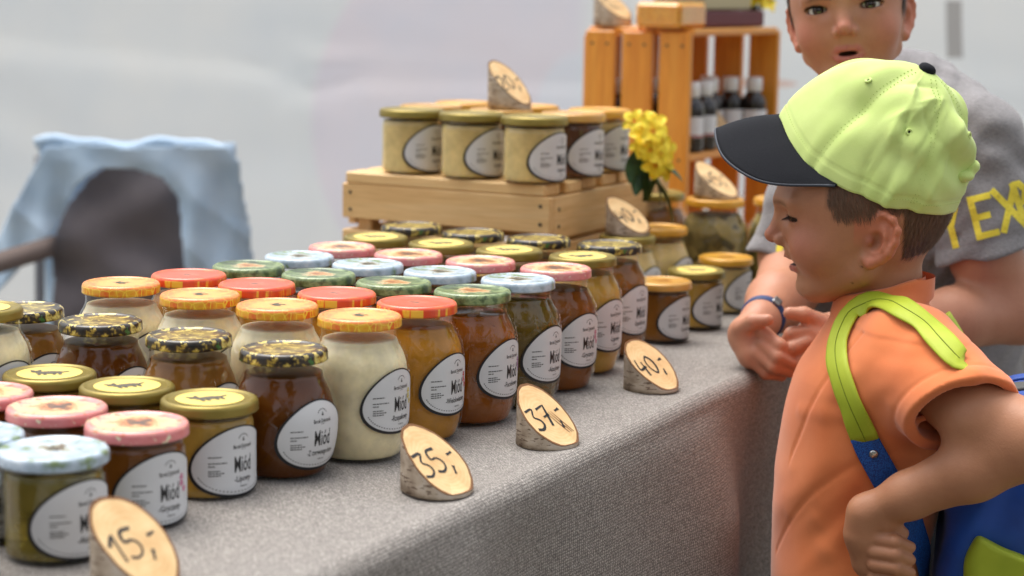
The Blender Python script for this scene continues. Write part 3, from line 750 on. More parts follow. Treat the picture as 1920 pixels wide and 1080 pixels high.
p = c2(-.040, .180, .183); pb = price_block('25,-', 0, 0, 0, 'darker birch price block leaning among the bottles in the orange crate', FZ, seed=8, h=.085, r=.034, slope=1.2); pb.location = p
p = c2(-.170, .040, C2H); pb = price_block('12,-', 0, 0, 0, 'birch price block on top of the orange crate beside the wax block', FZ, seed=9, h=.070, r=.034); pb.location = p

# wax block, burgundy box on top of the crate
def top_things():
    t = empty('wax_block', c2(-.055, .035, C2H+.001), TROTZ+C2R); tag(t, 'golden honeycomb wax block wrapped in clear film on the orange crate', 'wax block')
    m = Mat('wax', rough=.35, sss=.4, ssss=.01, coat=.6, coatr=.12); n = m.voro(m.coord('Object'), 190, 'DISTANCE_TO_EDGE'); q = m.noise(m.coord('Object', (1, 1, .25)), 60, 4)
    m.set('col', m.mix(m.math('MULTIPLY', q, .5), m.ramp(n, [(0, srgb(190, 104, 10)), (.12, srgb(236, 158, 24)), (.5, srgb(244, 180, 50))]), srgb(244, 206, 120))); m.bump(n, .6, .002)
    MB().box((0, 0, .021), (.085, .10, .042), bev=.006).build('comb', m.m, t)
    f = thin_glass('clear_film'); MB().box((0, 0, .0225), (.089, .104, .0445), bev=.009).build('film', f, t)
    t = empty('burgundy_box', c2(-.085, .215, C2H+.001), TROTZ+C2R); tag(t, 'flat burgundy cardboard box with a cream lid on the orange crate', 'box')
    w = Mat('burgundy_card', rough=.5); w.set('col', w.mix(w.noise(w.coord('Object'), 30, 3), srgb(84, 22, 32), srgb(104, 34, 44)))
    MB().box((0, 0, .014), (.13, .24, .028), bev=.003).build('box_base', w.m, t)
    MB().box((0, 0, .052), (.10, .19, .046), bev=.003).build('box_lid', Mat('cream_card', col=srgb(206, 192, 150), rough=.6).m, t)
    MB().box((0, 0, .081), (.13, .24, .010), bev=.003).build('box_rim', w.m, t)
top_things()

# ---- yellow artificial flowers
PETAL = Mat('yellow_petal', rough=.55, sss=.25, ssss=.004); PETAL.set('col', PETAL.ramp(PETAL.noise(PETAL.coord('Object'), 40, 2), [(.3, srgb(244, 206, 20)), (.7, srgb(252, 228, 60))]))
PCEN = Mat('flower_centre', col=srgb(226, 146, 16), rough=.7).m
LEAF = Mat('leaf_green', rough=.45, sss=.1, ssss=.003); LEAF.set('col', LEAF.ramp(LEAF.noise(LEAF.coord('Object'), 60, 3), [(.3, srgb(28, 58, 26)), (.7, srgb(58, 98, 50))]))
def petal_mesh(R):
    V = []; F = []
    n, m = 7, 5
    for k in range(5):
        q = 2*pi*k/5
        base = len(V)
        for i in range(n):
            s = i/(n-1); w = R*.62*(sin(pi*min(1, s*.93+.04))**.7)*(1 if s < .85 else 1-.5*(s-.85)/.15)
            for j in range(m):
                u = (j/(m-1)-.5)*2; r = R*s*(1-.10*(abs(u) < .3)*(s > .9)); z = R*(.30*s-.34*s*s*s)+.05*R*u*u*s + R*.035*sin(9*u+5*s+k)
                x, y = r, u*w/2*1.15
                V.append((x*cos(q)-y*sin(q), x*sin(q)+y*cos(q), z+.0006*k))
        F += [(base+i*m+j, base+(i+1)*m+j, base+(i+1)*m+j+1, base+i*m+j+1) for i in range(n-1) for j in range(m-1)]
    o = mesh_obj('petals', V, F, PETAL.m); me = o.data; bpy.data.objects.remove(o)
    V, F, _ = lathe([(R*.07, -.002), (R*.13, .001), (R*.17, R*.16), (R*.12, R*.13), (0, R*.09)], 12); o = mesh_obj('centre', V, F, PCEN); m2 = o.data; bpy.data.objects.remove(o)
    return me, m2
PM, PC = petal_mesh(.026)
def leaf(parent, base, tip, width, droop=.2):
    b, t = Vector(base), Vector(tip); ax = t-b; side = ax.cross(Vector((0, 0, 1))).normalized() if abs(ax.normalized().z) < .95 else Vector((1, 0, 0)); up = side.cross(ax).normalized(); V = []
    n = 9
    for i in range(n):
        s = i/(n-1); w = width*sin(pi*(s*.94+.03))**.8; c = b+ax*s+up*(ax.length*droop*(s-s*s)*2)
        V += [c-side*w+up*w*.35, c, c+side*w+up*w*.35]
    F = [(i*3+j, i*3+j+1, i*3+j+4, i*3+j+3) for i in range(n-1) for j in range(2)]
    return mesh_obj('leaf', V, F, LEAF.m, parent)
def bouquet(loc, label, heads, leaves, stems_to, sc=1.0):
    t = empty('yellow_flowers', loc); tag(t, label, 'flowers')
    mb = MB()
    for i, h in enumerate(heads):
        hp = Vector(h); s0 = Vector(stems_to)
        mb.tube([s0+Vector((random.uniform(-.006, .006), random.uniform(-.006, .006), 0)), (s0+hp)/2+Vector((.004, 0, .006)), hp], .0018, 6)
        fl = bpy.data.objects.new('flower_head', PM); COL.objects.link(fl); fl.parent = t; fl.location = hp; fl.scale = (sc*random.uniform(.85, 1.12),)*3
        d = Vector((hp.x*.8+random.uniform(-.3, .3)*.06+.012, hp.y*.4-.055, hp.z*.55+random.uniform(-.01, .03))).normalized()
        fl.rotation_euler = d.to_track_quat('Z', 'Y').to_euler(); fl.rotation_euler.rotate_axis('Z', random.uniform(0, 6))
        c = bpy.data.objects.new('centre', PC); COL.objects.link(c); c.parent = fl
    mb.build('stems', LEAF.m, t, smooth=True)
    for b, e, w in leaves: leaf(t, b, e, w)
    t.scale = (.84,)*3
    return t
fb = at_y(1212, 285, 2.76)
bouquet(Vector(fb), 'bunch of yellow flowers with dark green leaves wedged beside the pine crate',
        [(-.022, .0, .052), (-.008, -.012, .028), (.008, -.018, .036), (.020, -.010, .020), (.004, -.024, .006), (.022, -.020, -.004), (-.012, -.018, .010), (.030, -.006, .004), (.014, -.022, -.020), (.026, -.012, -.026), (-.002, .01, .045), (.012, .006, .046)],
        [((-.005, 0, -.02), (.062, -.02, -.048), .016), ((-.005, 0, -.03), (.048, .0, -.125), .018), ((-.01, 0, .01), (-.026, .004, -.055), .016), ((0, .01, -.03), (.026, .006, -.085), .017), ((-.012, .008, .02), (-.030, -.004, .045), .013), ((.0, .008, -.01), (-.016, .0, -.075), .015)],
        (0, .004, -.085))
fb = c2(-.05, .345, C2H+.012)
bouquet(Vector(fb), 'bunch of yellow flowers lying on top of the orange crate',
        [(.0, -.005, .070), (-.02, -.01, .062), (.025, -.012, .060), (.0, -.02, .045), (.03, -.02, .036)],
        [((0, 0, .02), (-.045, -.02, .060), .018), ((0, 0, .0), (.05, -.01, .045), .018), ((0, 0, .0), (-.012, -.03, .030), .017), ((0, 0, .01), (.02, -.03, .07), .017), ((0, 0, .02), (-.03, .01, .09), .018)], (0, 0, 0))

# ================================================================== tent wall
def tent():
    Y0 = 5.3; t = empty('tent_wall', (0, Y0, 0)); tag(t, 'white tent side wall with faint lavender print and creases', 'tent wall')
    nx, nz = 260, 130; X = np.linspace(-5, 5, nx); Z = np.linspace(.02, 2.9, nz); XX, ZZ = np.meshgrid(X, Z)
    Yd = .025*np.sin(XX*1.7+.6)+.008*np.sin(XX*3.9+ZZ*.8)+.03*(ZZ-1.4)**2*.3
    pxm = 3600/5.3
    def crease(x0, z0, x1, z1, amp, w):
        L = math.hypot(x1-x0, z1-z0); u = ((XX-x0)*(x1-x0)+(ZZ-z0)*(z1-z0))/L; v = (-(XX-x0)*(z1-z0)+(ZZ-z0)*(x1-x0))/L
        e = np.clip(np.minimum(u, L-u)/.15+1, 0, 1)
        return amp*e*np.exp(-(v/w)**2)
    def wp(px, py): p = at_y(px, py, Y0); return p[0], p[2]
    for (a, b, c, d, amp, w) in [(0, 65, 500, 115, -.030, .045), (480, 112, 580, 160, -.026, .035), (0, 20, 640, 80, -.018, .05), (640, 145, 1080, 150, -.022, .03), (590, 160, 660, 140, -.018, .03),
                                 (600, 60, 900, 110, -.014, .04), (0, 190, 130, 265, -.030, .06), (560, 120, 560, 480, .020, .03), (840, 10, 900, 100, -.012, .03), (1480, 250, 1920, 215, -.02, .04), (1500, 60, 1920, 130, -.016, .05), (0, 330, 560, 300, -.015, .08)]:
        x0, z0 = wp(a, b); x1, z1 = wp(c, d); Yd = Yd + crease(x0, z0, x1, z1, amp*.55, w)
    V = np.stack([XX, Yd, ZZ], -1).reshape(-1, 3)
    F = [(i*nx+k, i*nx+k+1, (i+1)*nx+k+1, (i+1)*nx+k) for i in range(nz-1) for k in range(nx-1)]
    m = Mat('tent_canvas', rough=.7)
    c = m.coord('Object'); s = m.sep(c); n = m.noise(c, 2.0, 4)
    base = m.ramp(n, [(.3, srgb(226, 232, 236)), (.7, srgb(240, 241, 239))])
    def soft(v, e, w): return m.math('MINIMUM', m.math('MAXIMUM', m.math('DIVIDE', m.math('SUBTRACT', v, e), w), 0.0), 1.0)
    xl, zl = wp(575, 230); zt = wp(575, 60)[1]
    # lavender print: a big rounded shape whose left side bows
    dz = m.math('SUBTRACT', s[2], zl); bow = m.math('MULTIPLY', m.math('MULTIPLY', dz, dz), .9)
    lv = soft(m.math('SUBTRACT', s[0], bow), xl, .03)
    xr = wp(1110, 100)[0]; rv = soft(m.math('MULTIPLY', s[0], -1.0), -xr, .05)
    lav = m.math('MULTIPLY', lv, rv)
    col = m.mix(m.math('MULTIPLY', lav, .5), base, m.ramp(m.noise(c, 3.1, 3), [(.35, srgb(222, 216, 234)), (.65, srgb(236, 220, 232))]))
    def blob(px, py, rx, rz):
        x, z = wp(px, py); dx = m.math('DIVIDE', m.math('SUBTRACT', s[0], x), rx); dz = m.math('DIVIDE', m.math('SUBTRACT', s[2], z), rz)
        d = m.math('SQRT', m.math('ADD', m.math('MULTIPLY', dx, dx), m.math('MULTIPLY', dz, dz))); return m.math('SUBTRACT', 1.0, soft(d, .9, .15))
    col = m.mix(m.math('MULTIPLY', blob(1080, 240, .12, .21), .5), col, srgb(228, 238, 246))
    col = m.mix(m.math('MULTIPLY', blob(1430, 157, .10, .012), .8), col, srgb(222, 186, 172))
    def rect(px, py, hx, hz):
        x, z = wp(px, py); a = m.math('LESS_THAN', m.math('ABSOLUTE', m.math('SUBTRACT', m.math('SUBTRACT', s[0], x), m.math('MULTIPLY', m.math('SUBTRACT', s[2], z), -.06))), hx); b = m.math('LESS_THAN', m.math('ABSOLUTE', m.math('SUBTRACT', s[2], z)), hz); return m.math('MULTIPLY', a, b)
    col = m.mix(rect(1790, 55, .022, .078), col, srgb(176, 174, 172))
    m.set('col', col); m.bump(m.noise(c, 9, 4), .05, .03)
    tl = m.N('BsdfTranslucent'); m.l.new(col, tl.inputs[0]); mx = m.N('MixShader'); mx.inputs[0].default_value = .36; m.l.new(m.b.outputs[0], mx.inputs[1]); m.l.new(tl.outputs[0], mx.inputs[2]); m.l.new(mx.outputs[0], m.out.inputs['Surface'])
    mesh_obj('canvas', V, F, m.m, t)
    rodm = Mat('tent_pole', col=(.55, .55, .56), metal=.8, rough=.4).m
    for x in (-4.9, 4.9): MB().tube([(x, .12, 0), (x, .12, 2.95)], .022, 12).build('pole', rodm, t, smooth=True)
    MB().tube([(-4.9, .12, 2.92), (4.9, .12, 2.92)], .020, 12).build('top_rail', rodm, t, smooth=True)
tent()
# ================================================================== implicit-surface kit for people and cloth
def smin(a, b, k):
    h = np.clip(.5+.5*(b-a)/k, 0, 1); return b+(a-b)*h-k*h*(1-h)
def smax(a, b, k): return -smin(-a, -b, k)
def rcone(p, a, b, ra, rb):
    a = np.asarray(a, np.float32); b = np.asarray(b, np.float32); ab = b-a
    t = np.clip(((p-a)@ab)/max(float(ab@ab), 1e-9), 0, 1)
    return np.linalg.norm(p-a-t[:, None]*ab, axis=1)-(ra+(rb-ra)*t)
def chain(p, pts, rs, k=.006):
    d = None
    for i in range(len(pts)-1):
        q = rcone(p, pts[i], pts[i+1], rs[i], rs[i+1]); d = q if d is None else smin(d, q, k)
    return d
def ell(p, c, r, M=None):
    q = p-np.asarray(c, np.float32)
    if M is not None: q = q@np.asarray(M, np.float32)
    r = np.asarray(r, np.float32); k0 = np.linalg.norm(q/r, axis=1); k1 = np.linalg.norm(q/(r*r), axis=1)+1e-9
    return k0*(k0-1)/k1
def rbox(p, c, h, r, M=None):
    q = p-np.asarray(c, np.float32)
    if M is not None: q = q@np.asarray(M, np.float32)
    q = np.abs(q)-np.asarray(h, np.float32)+r
    return np.linalg.norm(np.maximum(q, 0), axis=1)+np.minimum(q.max(1), 0)-r
def loft(p, tab, n=2.3):        # tab rows: z, front x, back x, half width; sections are rounded ovals
    tab = np.asarray(tab, np.float32); tab = tab[np.argsort(tab[:, 0])]; z = p[:, 2]
    f = np.interp(z, tab[:, 0], tab[:, 1]); b = np.interp(z, tab[:, 0], tab[:, 2]); w = np.interp(z, tab[:, 0], tab[:, 3])
    c = (f+b)/2; a = np.maximum((f-b)/2, .002); w = np.maximum(w, .002)
    rho = ((np.abs(p[:, 0]-c)/a)**n+(np.abs(p[:, 1])/w)**n)**(1/n)
    d = (rho-1)*np.minimum(a, w)
    return np.maximum(d, np.maximum(z-tab[-1, 0], tab[0, 0]-z))
def smooth_tab(tab, n=60):
    tab = np.asarray(sorted(tab), float); z = np.linspace(tab[0, 0], tab[-1, 0], n)
    d = tab[:, 0]; m = np.gradient(tab, d, axis=0); j = np.clip(np.searchsorted(d, z, 'right')-1, 0, len(d)-2); h = (d[j+1]-d[j])[:, None]; u = ((z-d[j])[:, None])/h
    return (2*u**3-3*u**2+1)*tab[j]+(u**3-2*u**2+u)*h*m[j]+(-2*u**3+3*u**2)*tab[j+1]+(u**3-u**2)*h*m[j+1]
def polygonize(fn, lo, hi, h, B=8):
    lo = np.asarray(lo, float); nb = np.ceil((np.asarray(hi, float)-lo)/h/B).astype(int)+1; n = nb*B
    gb = np.stack(np.meshgrid(*[np.arange(k) for k in nb], indexing='ij'), -1).reshape(-1, 3)
    d = fn((lo+(gb*B+(B-1)/2)*h).astype(np.float32))
    Fld = np.repeat(np.repeat(np.repeat(np.where(d < 0, -1., 1.).reshape(nb).astype(np.float32), B, 0), B, 1), B, 2)
    act = gb[np.abs(d) < B*h*1.35]
    off = np.stack(np.meshgrid(*[np.arange(B)]*3, indexing='ij'), -1).reshape(-1, 3)
    for s in range(0, len(act), 600):
        ii = (act[s:s+600, None]*B+off[None]).reshape(-1, 3)
        Fld[ii[:, 0], ii[:, 1], ii[:, 2]] = fn((lo+ii*h).astype(np.float32))
    S = Fld < 0
    c = [(i, j, k) for i in (0, 1) for j in (0, 1) for k in (0, 1)]
    sl = lambda i, j, k: (slice(i, n[0]-1+i), slice(j, n[1]-1+j), slice(k, n[2]-1+k))
    cnt = sum(S[sl(*q)].astype(np.int8) for q in c); mixed = (cnt > 0) & (cnt < 8)
    ci = np.argwhere(mixed); vid = -np.ones(mixed.shape, np.int64); vid[mixed] = np.arange(len(ci))
    vals = {q: Fld[ci[:, 0]+q[0], ci[:, 1]+q[1], ci[:, 2]+q[2]] for q in c}
    acc = np.zeros((len(ci), 3)); num = np.zeros(len(ci))
    for q in c:
        for ax in range(3):
            if q[ax]: continue
            r = list(q); r[ax] = 1; r = tuple(r); a, b = vals[q], vals[r]; m = (a < 0) != (b < 0)
            t = np.where(m, a/np.where(np.abs(a-b) < 1e-12, 1, a-b), 0)
            pnt = np.tile(np.array(q, float), (len(ci), 1)); pnt[:, ax] += t
            acc += pnt*m[:, None]; num += m
    V = lo+(ci+acc/num[:, None])*h
    Q = []
    for ax in range(3):
        a = [slice(1, n[k]-1) for k in range(3)]; a[ax] = slice(0, n[ax]-1); b = list(a); b[ax] = slice(1, n[ax])
        s0, s1 = S[tuple(a)], S[tuple(b)]; e = np.argwhere(s0 != s1); base = np.array([x.start for x in a]); e = e+base
        u, w = [(1, 2), (2, 0), (0, 1)][ax]
        def vv(du, dw): q = e.copy(); q[:, u] += du; q[:, w] += dw; return vid[q[:, 0], q[:, 1], q[:, 2]]
        q = np.stack([vv(-1, -1), vv(0, -1), vv(0, 0), vv(-1, 0)], 1)
        fl = S[e[:, 0], e[:, 1], e[:, 2]]; q[~fl] = q[~fl][:, ::-1]
        Q.append(q[(q >= 0).all(1)])
    return V, np.concatenate(Q)
def grad(fn, P, e=.0012):
    P = P.astype(np.float32); g = np.stack([fn(P+np.array(d, np.float32)*e)-fn(P-np.array(d, np.float32)*e) for d in np.eye(3)], 1)
    return g/(np.linalg.norm(g, axis=1)[:, None]+1e-9)
class Frame:
    """a person's frame: x forward, y to the person's left, z up; origin in world"""
    def __init__(s, O, fwd, pitch=0, roll=0, scale=1.0):
        x = Vector((fwd[0], fwd[1], 0)).normalized(); z = Vector((0, 0, 1)); y = z.cross(x)
        M = Matrix((x, y, z)).transposed() @ Matrix.Rotation(pitch, 3, 'Y') @ Matrix.Rotation(roll, 3, 'X')
        s.M = np.array(M); s.O = np.asarray(O, float); s.k = scale
    def world(s, P): return s.O+(np.atleast_2d(P)*s.k)@s.M.T
    def local(s, P): return ((np.atleast_2d(P)-s.O)@s.M)/s.k
    def px(s, px, py, w):       # local point seen at a pixel, w to the person's left
        d = ray(px, py); o = s.local(CAMPOS)[0]; dl = (d@s.M)/s.k
        t = (w-o[1])/dl[1]; return o+dl*t
    def dirl(s, px, py): d = (ray(px, py)@s.M); return d/np.linalg.norm(d)
def trace(fr, fn, px, py, tmin=.5):     # where the view ray through a pixel meets an implicit body, in its local frame
    px = np.atleast_1d(px); py = np.atleast_1d(py)
    o = fr.local(CAMPOS)[0]; D = np.stack([fr.dirl(a, b) for a, b in zip(px, py)]); t = np.full(len(D), tmin/fr.k)
    for _ in range(150):
        d = fn((o+D*t[:, None]).astype(np.float32)); t = t+np.clip(d, -.05, .05)*.7
    P = o+D*t[:, None]; return P, np.abs(fn(P.astype(np.float32))) < .010

# ------------------------------------------------------------------ skin, hair
SKIN = attr_mat('skin', rough=.48, sss=.09, ssss=.006, sssr=(1.0, .35, .2), spec=.4)
_c = SKIN.coord('Object'); SKIN.bump(SKIN.math('ADD', SKIN.noise(_c, 420, 3), SKIN.noise(_c, 130, 4)), .16, .0015)
SKIN.set('col', SKIN.mix(SKIN.math('MULTIPLY', SKIN.math('POWER', SKIN.noise(_c, 55, 6, .7), 2.0), .55), SKIN.a, srgb(150, 92, 70)))
HAIR = attr_mat('hair', rough=.5, spec=.35)
EYE = attr_mat('eyeball', rough=.15, coat=.25, coatr=.02)
LASH = Mat('lashes', col=(.012, .008, .006), rough=.6).m
HEAD_TAB = smooth_tab([(.080, .092, -.05, .060), (.060, .1010, -.055, .0660), (.0405, .1055, -.055, .0680), (.0256, .1035, -.055, .0680), (.010, .1000, -.052, .0670), (-.004, .0985, -.05, .0650), (-.0155, .0968, -.045, .0620), (-.0262, .0920, -.032, .0580), (-.0375, .0835, -.016, .0530), (-.0518, .0765, .000, .0455), (-.0607, .0765, .012, .0380), (-.068, .0720, .024, .0280), (-.0735, .062, .034, .0180)])
EYEC = (.0770, .0325, .0215)
def lips(style):
    if style == 'smile': return dict(up=[(.0680, .0275, -.0275), (.0855, .0130, -.0270), (.0908, .0, -.0275)], lo=[(.0680, .0275, -.0285), (.0790, .0140, -.0375), (.0835, .0, -.0395)], gap=((.0800, 0, -.0322), (.0200, .0262, .0040)))
    return dict(up=[(.0770, .0205, -.0345), (.0880, .0105, -.0300), (.0915, .0, -.0300)], lo=[(.0770, .0205, -.0355), (.0835, .0110, -.0420), (.0868, .0, -.0440)], gap=((.0865, 0, -.0362), (.0140, .0110, .0024)))
def ear_parts(p):
    """left ear only (mirror with |y|): e1 runs back and outwards, e2 up"""
    out = radians(22); e1 = np.array([-cos(out), sin(out), .0]); e2 = np.array([-.20, .10, .97]); e2 /= np.linalg.norm(e2); e1 = e1-e2*(e1@e2); e1 /= np.linalg.norm(e1); n = np.cross(e1, e2)
    if n[1] < 0: n = -n
    c = np.array([.004, .0630, .004])
    q = (p-c.astype(np.float32)); u = q@e1.astype(np.float32); v = q@e2.astype(np.float32); w = q@n.astype(np.float32)
    L = np.stack([u*np.float32(.93), v, w], 1)/np.float32(.98)
    plate = ell(L, (.014, .002, .0015), (.0185, .0275, .0050))
    rim = chain(L, [(.004, .010, .003), (.004, .024, .003), (.012, .0315, .004), (.022, .0290, .005), (.0295, .019, .005), (.0305, .006, .005), (.0265, -.008, .004), (.0190, -.018, .003), (.0105, -.0250, .003), (.004, -.0225, .002), (.002, -.012, .001)], [.0034, .0036, .0036, .0037, .0036, .0034, .0034, .0038, .0062, .0044, .003], .005)
    anti = chain(L, [(.016, .020, .004), (.0205, .009, .0055), (.0185, -.004, .005), (.012, -.0115, .004)], [.0020, .0023, .0023, .0020], .004)
    trag = ell(L, (.0035, -.002, .004), (.0040, .0060, .0040))
    d = smin(plate, rim, .004); d = smin(d, anti, .004)
    conc = ell(L, (.0105, .0, .0075), (.0078, .0115, .0085)); d = smax(d, -conc, .003)
    scapha = chain(L, [(.012, .024, .0085), (.0225, .020, .0095), (.0250, .006, .0095)], [.0042, .0046, .0040], .002); d = smax(d, -scapha, .0025)
    return smin(d, trag, .003)*.95
def head_sdf(p, style, opening, neck):
    p = p.astype(np.float32); m = p.copy(); m[:, 1] = np.abs(p[:, 1])
    d = ell(p, (.003, 0, .045), (.090, .0715, .083))
    d = smin(d, loft(p, HEAD_TAB, 1.92), .022)
    d = smin(d, rcone(m, (.010, .047, -.034), (.060, .012, -.0590), .017, .0130), .016)
    d = smin(d, ell(m, (.052, .038, -.012), (.027, .022, .025)), .020)
    d = smin(d, rcone(m, (.0985, .010, .0345), (.084, .044, .0365), .0085, .0075), .012)
    d = smax(d, -ell(m, (.1080, .0310, .0205), (.0190, .0170, .0110)), .010)
    # nose
    d = smin(d, rcone(p, (.0965, 0, .0270), (.1065, 0, -.0030), .0072, .0088), .009)
    d = smin(d, ell(p, (.1085, 0, -.0045), (.0092, .0088, .0080)), .004)
    d = smin(d, ell(m, (.0985, .0105, -.0088), (.0082, .0058, .0064)), .004)
    d = smax(d, -ell(m, (.1040, .0052, -.0140), (.0050, .0026, .0036)), .002)
    # eyes: lids over a ball, a slit between them
    d = smin(d, ell(m, EYEC, (.0140, .0150, .0132)), .004)
    oc, orr = opening
    d = smax(d, -ell(m, (.0905, .0350, oc), (.0200, .0150, orr)), .0012)
    # lips
    L = lips(style)
    d = smin(d, chain(m, L['up'], [.0028, .0044, .0046], .003), .0045)
    d = smin(d, chain(m, L['lo'], [.0028, .0050, .0056], .003), .0045)
    d = smax(d, -ell(m, *L['gap']), .0012)
    d = smin(d, ell(p, (.0655, 0, -.0590), (.0125, .0150, .0120)), .012)
    if style == 'smile': d = smin(d, ell(m, (.0575, .0390, -.0150), (.0225, .0190, .0190)), .016)
    d = smax(d, -chain(m, [(.0950, .0195, -.0080), (.0840, .0285, -.0170), (.0690, .0350, -.0270)], [.0016, .0020, .0012], .002), .007) if style == 'smile' else d
    d = smin(d, rcone(p, neck[0], neck[1], neck[2], neck[3]), .014)
    d = smin(d, ear_parts(m), .0035)
    return d
def skin_cols(P, style, opening, tone, hairmask=None, brow=1.0):
    m = P.copy(); m[:, 1] = np.abs(P[:, 1]); mf = m.astype(np.float32); n = len(P)
    tone = np.array(tone); c = np.tile(tone, (n, 1))
    def blend(w, col): 
        nonlocal c; w = np.clip(w, 0, 1)[:, None]; c = c*(1-w)+np.array(col)*w
    g = lambda q, s: np.exp(-(np.linalg.norm(m-np.array(q), axis=1)/s)**2)
    red = np.array(srgb(196, 98, 80)); blend(.50*g((.070, .045, -.008), .024), red); blend(.45*g((.112, 0, -.004), .014), red)
    earm = np.clip((m[:, 1]-.066)/.006, 0, 1)*((P[:, 0] < .02)&(P[:, 0] > -.05)&(np.abs(P[:, 2]-.003) < .042)); blend(.55*earm, srgb(206, 112, 84))
    conc = g((.0, .069, .003), .010); blend(.45*conc, srgb(120, 58, 48))
    L = lips(style); dl = np.minimum(chain(mf, L['up'], [.0026, .0040, .0042], .003), chain(mf, L['lo'], [.0026, .0046, .0052], .003))
    blend(np.clip(1.0-(dl-.0002)/.0022, 0, 1)*.7, srgb(190, 96, 94))
    dg = ell(mf, *L['gap']); blend(np.clip(1-(dg-.0002)/.0010, 0, 1)*(dl > -.0035)*.96, (.035, .010, .010))
    oc, orr = opening
    de = ell(mf, (.0905, .0350, oc), (.0200, .0150, orr)); lid = np.clip(1-np.abs(de-.0004)/.0014, 0, 1)*(P[:, 0] > .080)
    blend(lid*np.where(P[:, 2] > oc, .92, .45), (.030, .018, .012))
    bz = .0355-.0035*((m[:, 1]-.028)/.02)**2
    bm = np.clip(1-np.abs(m[:, 2]-bz)/.0042, 0, 1)*np.clip((m[:, 1]-.010)/.005, 0, 1)*np.clip((.049-m[:, 1])/.008, 0, 1)*(P[:, 0] > .06)
    blend(bm*.75*brow, srgb(86, 56, 40))
    blend(.28*g((.094, .024, .006), .010), srgb(150, 86, 76))
    if hairmask is not None: blend(hairmask(P)*.85, srgb(92, 68, 52))
    return c
def strands(P, N, k, length, sdir, rg, width=.0006, base=(74, 52, 38), lift=.25):
    """short tapered hair ribbons rooted at points P with normals N"""
    idx = rg.integers(0, len(P), k); V = []; F = []; C = []
    for i in idx:
        p, nn = P[i]+rg.normal(0, .0006, 3), N[i]; d = np.asarray(sdir(p))+rg.normal(0, .18, 3); d = d-nn*(d@nn); d /= np.linalg.norm(d)+1e-9
        s = np.cross(d, nn); s /= np.linalg.norm(s)+1e-9; L = length(p)*rg.uniform(.7, 1.2); w = width*rg.uniform(.7, 1.4)
        q = len(V); col = np.array(srgb(*base))*rg.uniform(.7, 1.35)
        for t in (0, .5, 1):
            c = p+d*L*t+nn*(.0006+lift*L*t*(1-.7*t)); ww = w*(1-t*.85); V += [c-s*ww, c+s*ww]; C += [col, col]
        F += [(q, q+1, q+3, q+2), (q+2, q+3, q+5, q+4)]
    return np.array(V), F, np.array(C)
def eyeballs(name, fr, parent, gaze, iris):
    for sy in (1, -1):
        c = np.array([EYEC[0], EYEC[1]*sy, EYEC[2]]); g = np.array(gaze, float); g /= np.linalg.norm(g)
        n, m = 40, 28; V = []; C = []
        for i in range(m+1):
            t = pi*i/m
            for k in range(n):
                q = 2*pi*k/n; V.append((sin(t)*cos(q), sin(t)*sin(q), cos(t)))
                C.append((.006, .005, .005) if t < .20 else (iris if t < .56 else (.012, .008, .006) if t < .62 else (.62, .58, .56)))
        V = np.array(V); R = np.array(Vector(g).to_track_quat('Z', 'Y').to_matrix()); V = c+(V*.0122)@R.T
        F = [(i*n+k, (i+1)*n+k, (i+1)*n+(k+1) % n, i*n+(k+1) % n) for i in range(m) for k in range(n)]
        mesh_obj('eyeball', fr.world(V), F, EYE.m, parent, col=np.array(C))
def lash_mesh(fr, parent, opening, closed):
    oc, orr = opening; V = []; F = []
    for sy in (1, -1):
        for k in range(40):
            u = -1+2*k/39; y = .0345+u*.0140; z = oc+orr*math.sqrt(max(0, 1-u*u))*.9
            x = EYEC[0]+.0140*math.sqrt(max(.05, 1-((y-EYEC[1])/.0155)**2-((z-EYEC[2])/.0140)**2))
            L = (.0100 if closed else .0056)*(.65+.35*sin(pi*(k/39)))*(1.15 if u > 0 else .9); dx, dy, dz = .80, u*.55+.12, (-.55 if closed else .35)
            nn = math.sqrt(dx*dx+dy*dy+dz*dz); q = len(V); w = .00050
            e = (x+L*dx/nn, y+L*dy/nn, z+L*dz/nn+.0010)
            V += [(x, sy*(y-w), z), (x, sy*(y+w), z), (e[0], sy*e[1], e[2]), (x+.0003, sy*y, z-.0006)]; F += [(q, q+1, q+2), (q, q+2, q+3), (q+1, q+3, q+2)]
    return mesh_obj('eyelashes', fr.world(np.array(V)), F, LASH, parent, smooth=False)
# ================================================================== boy in the lime cap
o1 = at_y(1635, 440, 2.10); vd = ray(1635, 440); vx = np.array([vd[0], vd[1]])/np.hypot(vd[0], vd[1])
B1 = Frame(o1, (-vx[1], vx[0]))
b1p = lambda px, py, w: B1.px(px, py, w)
OPEN1 = (.0185, .0026)
TONE1 = srgb(182, 128, 94)
TORSO1 = smooth_tab([(-.070, .028, -.060, .044), (-.082, .036, -.070, .056), (-.094, .042, -.080, .082), (-.108, .050, -.088, .108), (-.125, .060, -.095, .124), (-.150, .075, -.101, .131), (-.176, .0830, -.104, .130), (-.216, .0905, -.103, .126), (-.262, .0955, -.096, .122), (-.311, .0960, -.086, .119), (-.379, .0955, -.074, .118), (-.450, .090, -.078, .120)])
S1, SE1 = b1p(1706, 668, .098), b1p(1806, 778, .172)
EL1, WR1 = b1p(1948, 826, .190), b1p(1625, 962, .150)
NECK1 = ((-.012, 0, -.02), (-.018, 0, -.13), .0425, .0450)
UP1 = b1p(1836, 782, .166)
